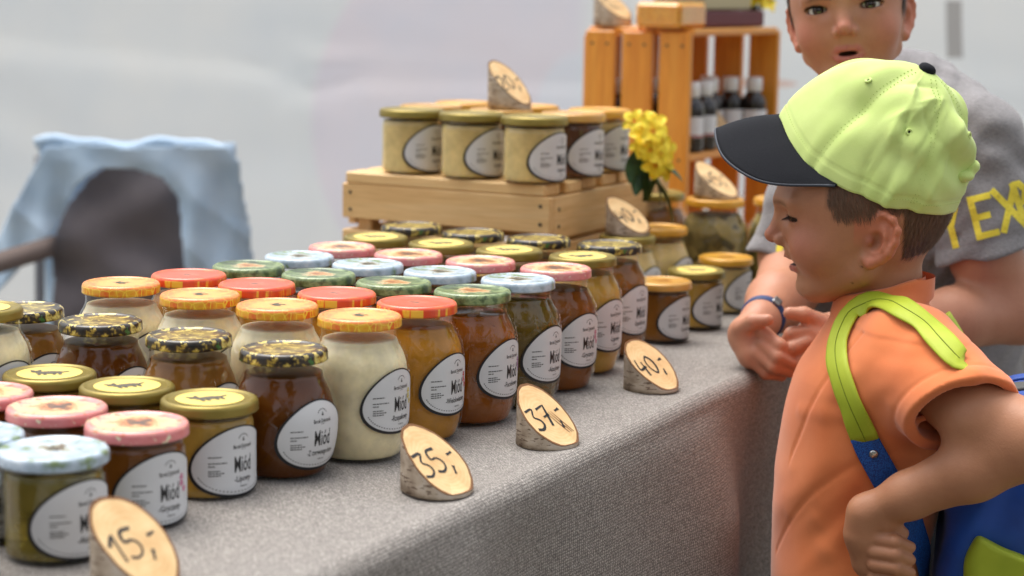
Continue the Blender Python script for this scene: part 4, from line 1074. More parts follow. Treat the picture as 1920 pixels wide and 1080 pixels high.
def hand1(p):
    q = lambda x, y, w: b1p(x, y, w)
    d = chain(p, [WR1, q(1622, 1000, .146), q(1632, 1050, .142)], [.0188, .0200, .0205], .012)
    d = smin(d, chain(p, [q(1632, 978, .150), q(1660, 984, .158), q(1692, 1000, .152)], [.0110, .0088, .0070], .004), .005)
    for (y0, w0) in ((1010, .166), (1034, .169), (1058, .169), (1081, .164)):
        d = smin(d, chain(p, [q(1640, y0, w0-.006), q(1678, y0+6, w0+.002), q(1706, y0+16, w0-.010)], [.0082, .0077, .0064], .003), .0022)
    return d
def body1(p):
    p = p.astype(np.float32); d = np.full(len(p), .2, np.float32)
    d = rcone(p, (-.02, 0, -.18), (0, 0, -.40), .050, .075)
    d = smin(d, rcone(p, (-.02, .08, -.135), (-.02, -.08, -.135), .045, .045), .02)
    m = p[:, 2] > -.17
    if m.any(): h = head_sdf(p[m], 'smile', OPEN1, NECK1); d[m] = smin(d[m], h, .02)
    m = p[:, 1] > .03
    if m.any():
        q = p[m]; a = chain(q, [S1, UP1, EL1], [.040, .0385, .0345], .01); f = chain(q, [EL1, EL1*.62+WR1*.38, EL1*.25+WR1*.75, WR1], [.0335, .0325, .0238, .0182], .012)
        a = smin(smin(a, f, .018), hand1(q), .012); d[m] = smin(d[m], a, .012)
    # right arm hangs at the far side
    d = smin(d, chain(p, [(-.02, -.13, -.15), (-.03, -.165, -.33), (.05, -.15, -.47), (.07, -.148, -.53)], [.038, .032, .022, .024], .01), .012)
    return d
def fold_lines(p, lines, base, k=.012):
    d = base
    for a, b, r in lines:
        c = a*.5+b*.5+(0, r*.55, 0); d = smin(d, chain(p, [a, c, b], [r*.35, r, r*.4], .003), k)
    return d
_tor = lambda p: loft(p, TORSO1, 2.25)
def sleeve1(p, grow=0.0):
    return chain(p, [S1, (S1+SE1)/2, SE1], [.056+grow, .055+grow, .060+grow], .01)
AX1 = (SE1-S1)/np.linalg.norm(SE1-S1); HEM1 = AX1*.75+np.array([-.0, .45, -.55]); HEM1 /= np.linalg.norm(HEM1)
FOLD1 = []
def shirt1_base(p):
    p = p.astype(np.float32)
    d = _tor(p)
    # shoulder caps and far sleeve
    d = smin(d, rcone(p, (-.025, .06, -.112), (-.03, .105, -.140), .040, .046), .03)
    d = smin(d, rcone(p, (-.025, -.06, -.112), (-.03, -.105, -.140), .040, .046), .03)
    d = smin(d, rcone(p, (-.02, -.115, -.145), (-.03, -.155, -.235), .050, .054), .02)
    s = sleeve1(p); cut = (p-SE1.astype(np.float32))@HEM1.astype(np.float32)
    s = smax(s, cut, .003)
    d = smin(d, s, .022)
    rho = np.sqrt((p[:, 0]+.016)**2+p[:, 1]**2); zc = -.0675-.30*(p[:, 0]+.016); q0 = np.maximum(np.abs(rho-.0490)-.0022, 0); q1 = np.maximum(np.abs(p[:, 2]-zc)-.0130, 0); d = smin(d, np.sqrt(q0*q0+q1*q1)-.0014, .010)
    inner = chain(p, [SE1-AX1*.025, SE1+AX1*.09], [.0455, .053], .005); d = smax(d, -inner, .002)
    return d
def shirt1(p):
    p = p.astype(np.float32); d = shirt1_base(p)
    if FOLD1: d = fold_lines(p, FOLD1, d, .014)
    x, y, z = p[:, 0], p[:, 1], p[:, 2]
    d = d-.0016*np.sin(52*(z*.9+x*.75)+1.6*np.sin(24*x+9*z))*np.clip((-.16-z)/.08, 0, 1)*np.clip(y/.05, 0, 1)-.0004*np.sin(x*170+z*60+2*np.sin(z*45))
    # collar band and hem seams
    d = d-.0016*np.clip((z+.0905)/.003, 0, 1)
    cut = (p-SE1.astype(np.float32))@HEM1.astype(np.float32); d = d+.0013*np.exp(-((cut+.020)/.0022)**2)*(y > .05)
    seam = (p-(S1+AX1*-.028).astype(np.float32))@AX1.astype(np.float32); d = d+.0016*np.exp(-(seam/.0028)**2)*(y > .075)*(z < -.09)*(z > -.25)
    return d
for (x0, y0, x1, y1, r) in [(1484, 880, 1640, 838, .007), (1470, 925, 1640, 872, .008), (1478, 1010, 1588, 930, .008), (1500, 1072, 1592, 985, .008), (1500, 770, 1600, 780, .005), (1600, 700, 1640, 812, .006),
                            (1480, 965, 1600, 905, .006), (1640, 640, 1790, 668, .006), (1650, 690, 1830, 715, .006), (1668, 760, 1775, 742, .006), (1690, 800, 1800, 752, .005), (1735, 985, 1752, 1075, .006), (1700, 615, 1760, 640, .005)]:
    P, ok = trace(B1, shirt1_base, [x0, x1], [y0, y1])
    if ok.all():
        N = grad(shirt1_base, P); FOLD1.append((P[0]-N[0]*r*1.7, P[1]-N[1]*r*1.2, r))
def build_boy1():
    t = empty('person', (o1[0], o1[1], 0)); tag(t, 'boy in lime green cap, orange t-shirt and rucksack, hand on hip', 'person')
    inv = np.array([o1[0], o1[1], 0.0])
    Wd = lambda P: B1.world(P)-inv
    frw = Frame(B1.O-inv, (-vx[1], vx[0]))
    V, F = polygonize(body1, (-.245, -.21, -.60), (.135, .235, .135), .0019)
    def hm(P):
        x, y, z = P[:, 0], np.abs(P[:, 1]), P[:, 2]; s = lambda v, w=.007: np.clip(v/w+.5, 0, 1)
        side = s(x+.006)*s(.043-.15*(z-.02)-x)*s(z-(.0235+.10*np.maximum(.022-x, 0)))*(y > .045)
        over = s(z-.0345)*s(.049-x); back = s(-.034-x)*s(z+.0115+.25*(x+.06))
        return np.clip(np.maximum.reduce([side, over, back]), 0, 1)*(ear_parts(np.stack([x, y, z], 1).astype(np.float32)) > .0015)*(z < .09)
    C = skin_cols(V, 'smile', OPEN1, TONE1, hm)
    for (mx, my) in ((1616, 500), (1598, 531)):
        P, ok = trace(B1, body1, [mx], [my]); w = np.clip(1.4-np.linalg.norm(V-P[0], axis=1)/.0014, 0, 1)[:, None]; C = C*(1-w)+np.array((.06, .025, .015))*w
    mesh_obj('body', Wd(V), F, SKIN.m, t, col=C)
    hmv = hm(V); sel = (hmv > .6) & (V[:, 2] < .075); Nn = grad(body1, V[sel])
    sd = lambda p: (-.25, 0, -1.0) if p[0] > -.02 else (.12, 0, -1.0)
    rg = np.random.default_rng(3); a, b, c = strands(V[sel], Nn, 9500, lambda p: .009, sd, rg, .00034, (104, 78, 60), .10)
    mesh_obj('hair', Wd(a), b, HAIR.m, t, smooth=False, col=c)
    eyeballs('eye', frw, t, (1, .75, -.22), srgb(70, 48, 34))
    lash_mesh(frw, t, OPEN1, True)
    # shirt
    V, F = polygonize(shirt1, (-.225, -.235, -.455), (.135, .260, -.060), .0026)
    cot = Mat('orange_cotton', rough=.9, sheen=.25, sheenr=.5); c = cot.coord('Object'); n = cot.noise(c, 900, 2); n2 = cot.noise(c, 14, 3)
    cot.set('col', cot.mix(cot.math('MULTIPLY', n, .35), cot.ramp(n2, [(.3, srgb(228, 124, 68)), (.7, srgb(236, 138, 82))]), srgb(206, 106, 56))); cot.bump(n, .2, .0006)
    sh = mesh_obj('shirt', Wd(V), F, cot.m, t)
    # shorts, legs, shoes: below the frame, so the boy stands on the ground
    gz = -B1.O[2]
    def shorts(p):
        p = p.astype(np.float32); m = p.copy(); m[:, 1] = np.abs(p[:, 1])
        d = ell(p, (.01, 0, -.46), (.108, .128, .10)); return smin(d, rcone(m, (.01, .062, -.48), (.01, .072, gz+.36), .082, .078), .03)
    V, F = polygonize(shorts, (-.16, -.2, gz+.26), (.16, .2, -.34), .008); mesh_obj('shorts', Wd(V), F, Mat('navy_cotton', col=(.02, .03, .07), rough=.9).m, t)
    def legs(p):
        p = p.astype(np.float32); m = p.copy(); m[:, 1] = np.abs(p[:, 1]); return chain(m, [(.01, .072, gz+.40), (.015, .072, gz+.31), (-.008, .075, gz+.20), (-.005, .075, gz+.06)], [.052, .044, .042, .030], .02)
    V, F = polygonize(legs, (-.1, -.15, gz+.03), (.12, .15, gz+.46), .006); mesh_obj('legs', Wd(V), F, SKIN.m, t, col=np.tile(np.array(TONE1), (len(V), 1)))
    def shoes(p):
        p = p.astype(np.float32); m = p.copy(); m[:, 1] = np.abs(p[:, 1]); d = smin(ell(m, (.045, .078, gz+.030), (.085, .036, .036)), rcone(m, (-.008, .076, gz+.05), (-.008, .076, gz+.085), .038, .036), .02); return np.maximum(d, gz+.001-p[:, 2])
    V, F = polygonize(shoes, (-.08, -.15, gz-.01), (.15, .15, gz+.14), .005); mesh_obj('shoes', Wd(V), F, Mat('shoe_canvas', col=(.12, .12, .13), rough=.8).m, t)
    return t
boy1 = build_boy1()

# ---- the lime cap (worn, but a thing of its own)
def build_cap():
    t = empty('baseball_cap', B1.world([(.0, 0, .02)])[0]); tag(t, 'lime green baseball cap with black brim and black top button', 'cap')
    inv = np.array(t.location); Wd = lambda P: B1.world(P)-inv
    hem = [b1p(1462, 214, 0), b1p(1478, 262, .036), b1p(1512, 308, .058), b1p(1566, 345, .073), b1p(1640, 379, .079), b1p(1712, 397, .068), b1p(1768, 402, .040), b1p(1792, 394, .0)]
    far = [b1p(1772, 372, -.042), b1p(1712, 352, -.070), b1p(1640, 334, -.080), b1p(1566, 304, -.073), b1p(1512, 270, -.058), b1p(1474, 236, -.034)]
    ring = np.array(hem+far+[hem[0]]); n = 180; H = curve_pts(np.vstack([ring[-3:-1], ring, ring[1:3]]), 1000)
    i0 = np.argmin(np.linalg.norm(H-ring[0], axis=1)[:300]); i1 = 700+np.argmin(np.linalg.norm(H-ring[0], axis=1)[700:]); H = H[np.linspace(i0, i1, n+1).astype(int)][:-1]
    Cn = b1p(1640, 300, .0); Tp = b1p(1738, 131, .016)
    m = 70; V = []; UVp = []
    ang = np.arange(n)/n        # 0 front, .25 near side..., .5 back
    s_near = ang
    rgp = np.random.default_rng(5)
    for j in range(m+1):
        s = j/m*pi/2; cs, sn = cos(s)**.92, sin(s)**1.0
        P = Cn+(H-Cn)*cs+(Tp-Cn)*sn
        V.append(P)
    V = np.array(V)             # (m+1, n, 3)
    ctr = Cn+(Tp-Cn)*.25; N = V-ctr; N /= np.linalg.norm(N, axis=2)[..., None]
    jj, kk = np.meshgrid(np.arange(m+1)/m, ang, indexing='ij')
    # seams of six panels, folds over the back panels, dented front panel
    disp = np.zeros_like(jj)
    for c in (.0, .155, .345, .5, .655, .845):
        dd = np.abs(((kk-c+.5) % 1)-.5)*(1-jj)*.55; disp -= .0016*np.exp(-(dd/.0040)**2)*(jj < .97); disp += .0010*np.exp(-((dd-.010)/.006)**2)
    back = np.exp(-(((kk-.40)/.17)**2))
    def wob(a, b, ph, f): return np.sin(a*jj*f+b*kk*f+ph+1.6*np.sin(jj*5.1+kk*9+ph))
    disp += back*(.0042*wob(5, 24, .3, 1.0)+.0028*wob(14, -20, 1.7, 1.0)+.0018*wob(22, 31, 2.2, 1.0))*np.sin(pi*np.clip(jj*1.02+.04, 0, 1))
    disp += .0018*wob(6, 10, .2, 1.1)*np.sin(pi*jj)
    disp += -.0070*np.exp(-(((kk-.145)/.05)**2+((jj-.42)/.13)**2))+.0040*np.exp(-(((kk-.10)/.05)**2+((jj-.62)/.14)**2))-.006*np.exp(-(((kk-.47)/.03)**2+((jj-.62)/.22)**2))
    band = (jj < .085); disp += np.where(band, .0004, 0)
    disp -= .0009*np.exp(-((jj-.088)/.006)**2)
    rc = np.random.default_rng(11)
    for _ in range(34):
        k0, j0 = rc.uniform(.22, .62), rc.uniform(.10, .85); an = rc.normal(1.25, .55); ln = rc.uniform(.06, .16); am = rc.choice([-1, 1])*rc.uniform(.0022, .0048); wd = rc.uniform(.006, .014)
        a_ = (kk-k0)*(1-.5*jj); b_ = (jj-j0)*.30; u_ = a_*cos(an)+b_*sin(an); v_ = -a_*sin(an)+b_*cos(an)+.25*u_*u_/ln
        disp += am*np.exp(-np.abs(v_)/wd)*np.exp(-(u_/ln)**2*4)
    V = V+N*disp[..., None]
    # adjuster knot at the back
    V2 = V.reshape(-1, 3); F = [(j*n+k, j*n+(k+1) % n, (j+1)*n+(k+1) % n, (j+1)*n+k) for j in range(m) for k in range(n)]
    lime = Mat('lime_cotton', rough=.85, sheen=.2, sheenr=.5); c = lime.coord('Object'); nz = lime.noise(c, 800, 2); n2 = lime.noise(c, 22, 3)
    lime.set('col', lime.mix(lime.math('MULTIPLY', nz, .25), lime.ramp(n2, [(.3, srgb(200, 222, 128)), (.7, srgb(212, 230, 144))]), srgb(180, 206, 104))); lime.bump(nz, .25, .0006)
    cr = mesh_obj('crown', Wd(V2), F, lime.m, t); sm = cr.modifiers.new('thick', 'SOLIDIFY'); sm.thickness = .0018; sm.offset = -1
    blk = Mat('black_cotton', rough=.85, spec=.2); nb = blk.noise(blk.coord('Object'), 900, 2); blk.set('col', blk.ramp(nb, [(.3, (.007, .008, .011)), (.7, (.014, .015, .020))])); blk.bump(nb, .3, .0005)
    # button
    ax = (Tp-Cn)/np.linalg.norm(Tp-Cn)
    Vb, Fb, _ = lathe([(.0095, -.002), (.0098, .001), (.0088, .0040), (.0055, .0062), (0, .0070)], 24); R = np.array(Vector(ax).to_track_quat('Z', 'Y').to_matrix()); mesh_obj('button', Wd(Tp+Vb@R.T), Fb, blk.m, t)
    # eyelets
    for (a, b) in ((.115, .60), (.285, .46), (.43, .50), (.885, .60)):
        j, k = int(b*m), int(a*n) % n; p = V[j, k]; nn = N[j, k]; R = np.array(Vector(nn).to_track_quat('Z', 'Y').to_matrix())
        Ve, Fe, _ = lathe([(.0040, -.0004), (.0042, .0006), (.0032, .0013), (.0020, .0011), (.0014, .0002)], 16); mesh_obj('eyelet', Wd(p+Ve@R.T), Fe, lime.m, t)
        Ve, Fe, _ = lathe([(.0014, .0005), (0, .0004)], 10); mesh_obj('eyelet_hole', Wd(p+Ve@R.T), Fe, blk.m, t)
    st = MB()
    for c in (.155, .345, .5, .845):
        for off in (-.0055, .0055):
            for j in range(4, m-6, 1):
                k = (c+off/(1.02-j/m)*.55) % 1*n; k0 = int(k) % n; p = V[j, k0]*(1-(k % 1))+V[j, (k0+1) % n]*(k % 1); nn = N[j, k0]; q = V[j+1, k0]-V[j, k0]
                if j % 2: continue
                z_ = Vector(nn); x_ = Vector(q).normalized(); y_ = z_.cross(x_).normalized(); st.box(Vector(Wd(p)[0])+z_*.0004, (.0022, .0006, .0005), Matrix((x_, y_, z_)).transposed())
    for j in (5,):
        for k in range(0, n, 1):
            p = (V[j, k]+V[j, (k+1) % n])/2; nn = N[j, k]; z_ = Vector(nn); x_ = Vector(V[j, (k+1) % n]-V[j, k]).normalized(); y_ = z_.cross(x_).normalized(); st.box(Vector(Wd(p)[0])+z_*.0005, (.0018, .0006, .0005), Matrix((x_, y_, z_)).transposed())
    sto = st.build('stitching', Mat('lime_stitch', col=srgb(160, 186, 84), rough=.9).m, t); sto['kind'] = 'stuff'
    # brim: between the seam along the front of the hem and an outer arc
    q = 48
    seam = np.array([b1p(1560, 300, -.070), b1p(1512, 270, -.056), b1p(1476, 238, -.032), b1p(1464, 216, 0), b1p(1480, 263, .037), b1p(1514, 309, .059), b1p(1570, 347, .073)])
    outer = np.array([b1p(1556, 310, -.072), b1p(1440, 276, -.070), b1p(1362, 250, -.045), b1p(1342, 244, .0), b1p(1358, 296, .042), b1p(1416, 336, .068), b1p(1566, 349, .076)])
    A = curve_pts(seam, q); O = curve_pts(outer, q); r = 16; Vb = []
    for i in range(r+1):
        s = i/r; P = A*(1-s)+O*s; w = np.sin(pi*np.linspace(0, 1, q)); P = P+np.array([0, 0, .004])*(sin(pi*s)*w)[:, None]; Vb.append(P)
    Vb = np.array(Vb).reshape(-1, 3); Fb = [(i*q+k, (i+1)*q+k, (i+1)*q+k+1, i*q+k+1) for i in range(r) for k in range(q-1)]
    br = mesh_obj('brim', Wd(Vb), Fb, blk.m, t); s2 = br.modifiers.new('thick', 'SOLIDIFY'); s2.thickness = .0028; s2.offset = 0
    mb = MB(); mb.tube(list(Wd(O)), .0017, 8); mb.build('brim_edge', Mat('brim_piping', col=(.030, .038, .055), rough=.6).m, t, smooth=True)
    # strap knot behind
    k0 = b1p(1822, 312, .012); Vk, Fk = polygonize(lambda p: smin(ell(p.astype(np.float32), k0, (.009, .012, .008)), ell(p.astype(np.float32), k0+np.array([.010, .008, -.010]), (.013, .015, .007)), .006), k0-.05, k0+.05, .002); mesh_obj('strap_end', Wd(Vk), Fk, lime.m, t)
    return t
build_cap()

# ---- the rucksack: body, pocket, straps
def ribbon(P, N, width, thick, name, mat, Wd, parent, pad=True, ns=12, taper=False):
    P = np.asarray(P); n = len(P); Tn = np.gradient(P, axis=0); Tn /= np.linalg.norm(Tn, axis=1)[:, None]; B = np.cross(N, Tn); B /= np.linalg.norm(B, axis=1)[:, None]; Nn = np.cross(Tn, B)
    V = []
    for i in range(n):
        for k in range(ns):
            a = 2*pi*k/ns; cx = np.sign(cos(a))*abs(cos(a))**.55; sx = np.sign(sin(a))*abs(sin(a))**(.8 if pad else .35)
            wf = min(1, .5+i/14) if taper else 1; V.append(P[i]+B[i]*cx*width/2*wf+Nn[i]*(sx*thick/2))
    F = [(i*ns+k, i*ns+(k+1) % ns, (i+1)*ns+(k+1) % ns, (i+1)*ns+k) for i in range(n-1) for k in range(ns)]+[tuple(range(ns-1, -1, -1)), tuple((n-1)*ns+k for k in range(ns))]
    return mesh_obj(name, Wd(np.array(V)), F, mat, parent)
def build_pack():
    t = empty('rucksack', B1.world([(-.17, 0, -.35)])[0]); tag(t, 'bright blue rucksack with lime pocket and straps on the boy\'s back', 'rucksack')
    inv = np.array(t.location); Wd = lambda P: B1.world(P)-inv
    blue = Mat('blue_nylon', rough=.55, sheen=.1); c = blue.coord('Object'); nz = blue.noise(c, 1100, 2); n2 = blue.noise(c, 16, 3)
    blue.set('col', blue.ramp(n2, [(.3, srgb(16, 64, 152)), (.7, srgb(28, 86, 186))])); blue.bump(nz, .3, .0005)
    lime = Mat('lime_nylon', rough=.6); c = lime.coord('Object'); nz = lime.noise(c, 1000, 2); lime.set('col', lime.ramp(lime.noise(c, 18, 3), [(.3, srgb(160, 176, 36)), (.7, srgb(184, 198, 52))])); lime.bump(nz, .3, .0005)
    def packf(p):
        p = p.astype(np.float32); c0 = b1p(1880, 925, 0); c0[0] = -.180
        d = rbox(p, (-.166, 0, -.335), (.078, .118, .165), .045); x, y, z = p.T
        d = d-.0030*np.sin(z*60+x*40+2*np.sin(y*30))-.002*np.sin(x*130+z*50)
        return d+.003*np.exp(-((z+.20+.4*(x+.18))/.004)**2)
    V, F = polygonize(packf, (-.28, -.14, -.52), (-.085, .15, -.15), .0035); mesh_obj('pack_body', Wd(V), F, blue.m, t)
    pa, pb = b1p(1832, 1003, .122), b1p(1925, 1048, .122)
    def pocket(p):
        p = p.astype(np.float32); d = rbox(p, (-.178, .112, -.40), (.066, .022, .125), .016); x, z = p[:, 0], p[:, 2]
        top = z-(pa[2]+(x-pa[0])*(pb[2]-pa[2])/(pb[0]-pa[0])); d = smax(d, top, .004); lf = (x-(pa[0]+ (pa[2]-z)*.45)); d = smax(d, lf, .006)
        return d-.0006*np.sin(x*120+z*70)
    V, F = polygonize(pocket, (-.27, .08, -.53), (-.09, .15, -.31), .003);  mesh_obj('side_pocket', Wd(V), F, lime.m, t)
    # haul loop and zip at the top
    hp = [b1p(1868, 742, .03), b1p(1886, 716, .03), b1p(1925, 706, .03), b1p(1960, 712, .03)]
    P = curve_pts(hp, 14); ribbon(P, np.tile([0, 0, 1.], (14, 1)), .022, .004, 'haul_loop', blue.m, Wd, t, False)
    grey = Mat('grey_zip', col=(.09, .09, .085), rough=.6).m
    P = curve_pts([b1p(1866, 736, .07), b1p(1900, 726, .06), b1p(1960, 722, .05)], 12); ribbon(P, np.tile([0, .3, 1.], (12, 1)), .016, .004, 'zip', grey, Wd, t, False)
    # near strap: over the shoulder, down the chest
    path = [(1790, 672), (1762, 640), (1731, 611), (1700, 588), (1664, 573), (1630, 571), (1602, 588), (1582, 622), (1574, 660), (1580, 700), (1591, 735), (1606, 775), (1624, 822)]
    P, ok = trace(B1, shirt1, [a for a, _ in path], [b for _, b in path]); P = P[ok]; N = grad(shirt1, P)
    P = P+N*.0045; P = np.vstack([[(-.128, .070, -.190), (-.112, .078, -.155)], P]); P = curve_pts(P, 64); N = grad(shirt1, P); N = (N+np.roll(N, 1, 0)+np.roll(N, -1, 0)); N[0] = N[1]; N[-1] = N[-2]; N /= np.linalg.norm(N, axis=1)[:, None]
    ribbon(P, N, .031, .0058, 'shoulder_strap', lime.m, Wd, t, taper=True)
    mb = MB(); Tn = np.gradient(P, axis=0); Tn /= np.linalg.norm(Tn, axis=1)[:, None]; Bn = np.cross(N, Tn); q = P+N*.0031+Bn*.001; mb.tube(list(Wd(q)), .0006, 5); mb.build('stitching', Mat('lime_thread', col=srgb(120, 134, 24), rough=.8).m, t)
    path = [(1621, 814), (1632, 842), (1645, 868), (1662, 900), (1684, 940), (1706, 985), (1720, 1025), (1727, 1090)]
    P, ok = trace(B1, lambda p: np.minimum(shirt1(p), .5), [a for a, _ in path], [b for _, b in path]); P = P[ok]; N = grad(shirt1, P); P = curve_pts(P+N*.005, 50); N = grad(shirt1, P); N = (N+np.roll(N, 1, 0)+np.roll(N, -1, 0)); N[0] = N[1]; N[-1] = N[-2]; N /= np.linalg.norm(N, axis=1)[:, None]
    web = Mat('blue_webbing', rough=.7); wv = web.noise(web.coord('Object'), 700, 1); web.set('col', web.ramp(wv, [(.35, srgb(10, 50, 118)), (.65, srgb(24, 92, 176))])); web.bump(wv, .6, .001)
    ribbon(P, N, .030, .0032, 'webbing', web.m, Wd, t, False)
    rp, ok = trace(B1, shirt1, [1638], [845]); rn = grad(shirt1, rp)[0]; R = np.array(Vector(rn).to_track_quat('Z', 'Y').to_matrix())
    Vr, Fr, _ = lathe([(.0052, 0), (.0054, .0008), (.0040, .0024), (0, .0030)], 20); mesh_obj('rivet', Wd(rp[0]+rn*.0065+Vr@R.T), Fr, Mat('rivet_steel', col=(.55, .54, .52), metal=1, rough=.25).m, t)
    # far strap
    path = np.array([b1p(1776, 594, -.030), b1p(1794, 622, -.034), b1p(1812, 655, -.036), b1p(1838, 704, -.034)]); P = curve_pts(path, 14); ribbon(P, np.tile([-.7, .2, .5], (14, 1)), .026, .008, 'shoulder_strap', lime.m, Wd, t)
build_pack()
# ================================================================== boy in the grey t-shirt, leaning on the table
o2 = at_y(1594, 46, 2.40); vd2 = ray(1594, 46); v2 = np.array([vd2[0], vd2[1]])/np.hypot(vd2[0], vd2[1])
_yaw = radians(4); f2 = np.array([-v2[0], -v2[1]]); f2 = np.array([f2[0]*cos(-_yaw)-f2[1]*sin(-_yaw), f2[0]*sin(-_yaw)+f2[1]*cos(-_yaw)])
B2 = Frame(o2, f2, pitch=radians(-1), roll=radians(8), scale=.955)
OPEN2 = (.0212, .0042)
TONE2 = srgb(192, 138, 110)
W2 = lambda px, py, Y: at_y(px, py, Y)
inv2 = np.array([W2(1700, 400, 2.55)[0], W2(1700, 400, 2.55)[1], 0.0])
# joints (world)
SL2, SLE2, EL2, WL2 = W2(1838, 268, 2.46), W2(1846, 478, 2.43), W2(1912, 582, 2.44), W2(1600, 622, 2.335)
SR2, SRE2, ER2, WR2 = W2(1560, 270, 2.56), W2(1482, 480, 2.56), W2(1478, 540, 2.50), W2(1425, 602, 2.345)
def hands2(p):
    q = W2
    # his right hand (towards the jars): palm up-side, thumb lying across, fingers folding round
    d = chain(p, [WR2, q(1402, 628, 2.315), q(1412, 662, 2.300)], [.0215, .0215, .0205], .014)
    d = smin(d, chain(p, [q(1390, 615, 2.300), q(1412, 603, 2.285), q(1440, 600, 2.278)], [.0110, .0090, .0074], .005), .007)
    for (a, b, c, r) in (((1432, 625, 2.288), (1462, 648, 2.275), (1490, 668, 2.285), .0092), ((1430, 645, 2.285), (1458, 670, 2.270), (1494, 686, 2.280), .0096), ((1420, 662, 2.285), (1450, 688, 2.272), (1482, 698, 2.282), .0094), ((1408, 672, 2.290), (1436, 700, 2.282), (1466, 706, 2.290), .0084)):
        d = smin(d, chain(p, [q(*a), q(*b), q(*c)], [r*.98, r*.88, r*.74], .004), .0032)
    # his left hand
    e = chain(p, [WL2, q(1560, 626, 2.315), q(1522, 634, 2.300)], [.0220, .0235, .0225], .014)
    e = smin(e, chain(p, [q(1540, 604, 2.300), q(1508, 590, 2.290), q(1480, 587, 2.288)], [.0112, .0092, .0076], .005), .007)
    for (a, b, c, r) in (((1512, 622, 2.288), (1484, 626, 2.288), (1468, 648, 2.296), .0094), ((1512, 642, 2.282), (1488, 652, 2.280), (1474, 672, 2.294), .0096), ((1518, 658, 2.284), (1500, 678, 2.280), (1486, 692, 2.296), .0094), ((1530, 668, 2.290), (1516, 692, 2.286), (1500, 702, 2.298), .0084)):
        e = smin(e, chain(p, [q(*a), q(*b), q(*c)], [r*.98, r*.88, r*.74], .004), .0032)
    return np.minimum(d, e)
NK2 = ((-.012, 0, -.02), (-.036, 0, -.13), .0470, .0520)
HC2 = W2(1690, 300, 2.58)
def body2(p):
    p = p.astype(np.float32)
    d = rcone(p, W2(1680, 330, 2.60), W2(1720, 700, 2.66), .085, .09)
    d = smin(d, rcone(p, SL2, SR2, .05, .05), .02)
    m = p[:, 2] > o2[2]-.24
    if m.any(): h = head_sdf(B2.local(p[m]).astype(np.float32), 'talk', OPEN2, NK2)*B2.k; d[m] = smin(d[m], h, .02)
    m = p[:, 2] < SL2[2]+.08
    if m.any():
        q = p[m]
        a = chain(q, [SL2, SLE2, EL2], [.046, .044, .040], .01); a = smin(a, chain(q, [EL2, EL2*.6+WL2*.4, WL2], [.040, .0395, .0245], .014), .02)
        b = chain(q, [SR2, SRE2, ER2], [.045, .042, .039], .01); b = smin(b, chain(q, [ER2, ER2*.55+WR2*.45, WR2], [.039, .0370, .0235], .014), .02)
        h = np.full(len(q), .2, np.float32); mm = q[:, 2] < TZ+.16
        if mm.any(): h[mm] = hands2(q[mm])
        d[m] = smin(d[m], smin(np.minimum(a, b), h, .012), .012)
    return d
def shirt2(p):
    p = p.astype(np.float32); ax = (W2(1850, 300, 2.5)-W2(1550, 300, 2.5)); ax /= np.linalg.norm(ax); fz = np.cross(ax, [0, 0, 1.0]); M = np.stack([ax, fz, [0, 0, 1.0]], 1)
    d = ell(p, W2(1700, 400, 2.58), (.145, .098, .22), M); d = smin(d, ell(p, W2(1722, 640, 2.62), (.145, .100, .26), M), .06)
    d = smin(d, rcone(p, W2(1590, 262, 2.57), W2(1815, 252, 2.50), .052, .056), .05)
    d = smin(d, rcone(p, W2(1660, 215, 2.52), W2(1760, 225, 2.52), .045, .045), .04)
    def slv(S, E, r0, r1, cutv, inner):
        A = (E-S)/np.linalg.norm(E-S); s = chain(p, [S, (S+E)/2, E+A*.03], [r0, (r0+r1)/2, r1], .01)
        cutv = np.asarray(cutv, float); cutv /= np.linalg.norm(cutv)
        cut = (p-E.astype(np.float32))@cutv.astype(np.float32); s = smax(s, cut, .003)
        return s, chain(p, [E-A*.03, E+A*.10], [inner, inner], .004), cut
    s, i, c1 = slv(SL2, SLE2, .058, .0610, np.array([.25, -.1, -1]), .0505); d = smin(d, s, .025); d = smax(d, -i, .002)
    s, i, c2_ = slv(SR2, SRE2, .056, .0570, np.array([-.15, -.1, -1]), .0480); d = smin(d, s, .025); d = smax(d, -i, .002)
    x, y, z = p.T
    d = d-.0022*np.sin(z*70+x*60+2*np.sin(z*25+y*30))-.0012*np.sin(z*150-x*90+2*np.sin(x*50))
    for c in (c1, c2_): d = d+.0012*np.exp(-((c+.020)/.002)**2)
    return d
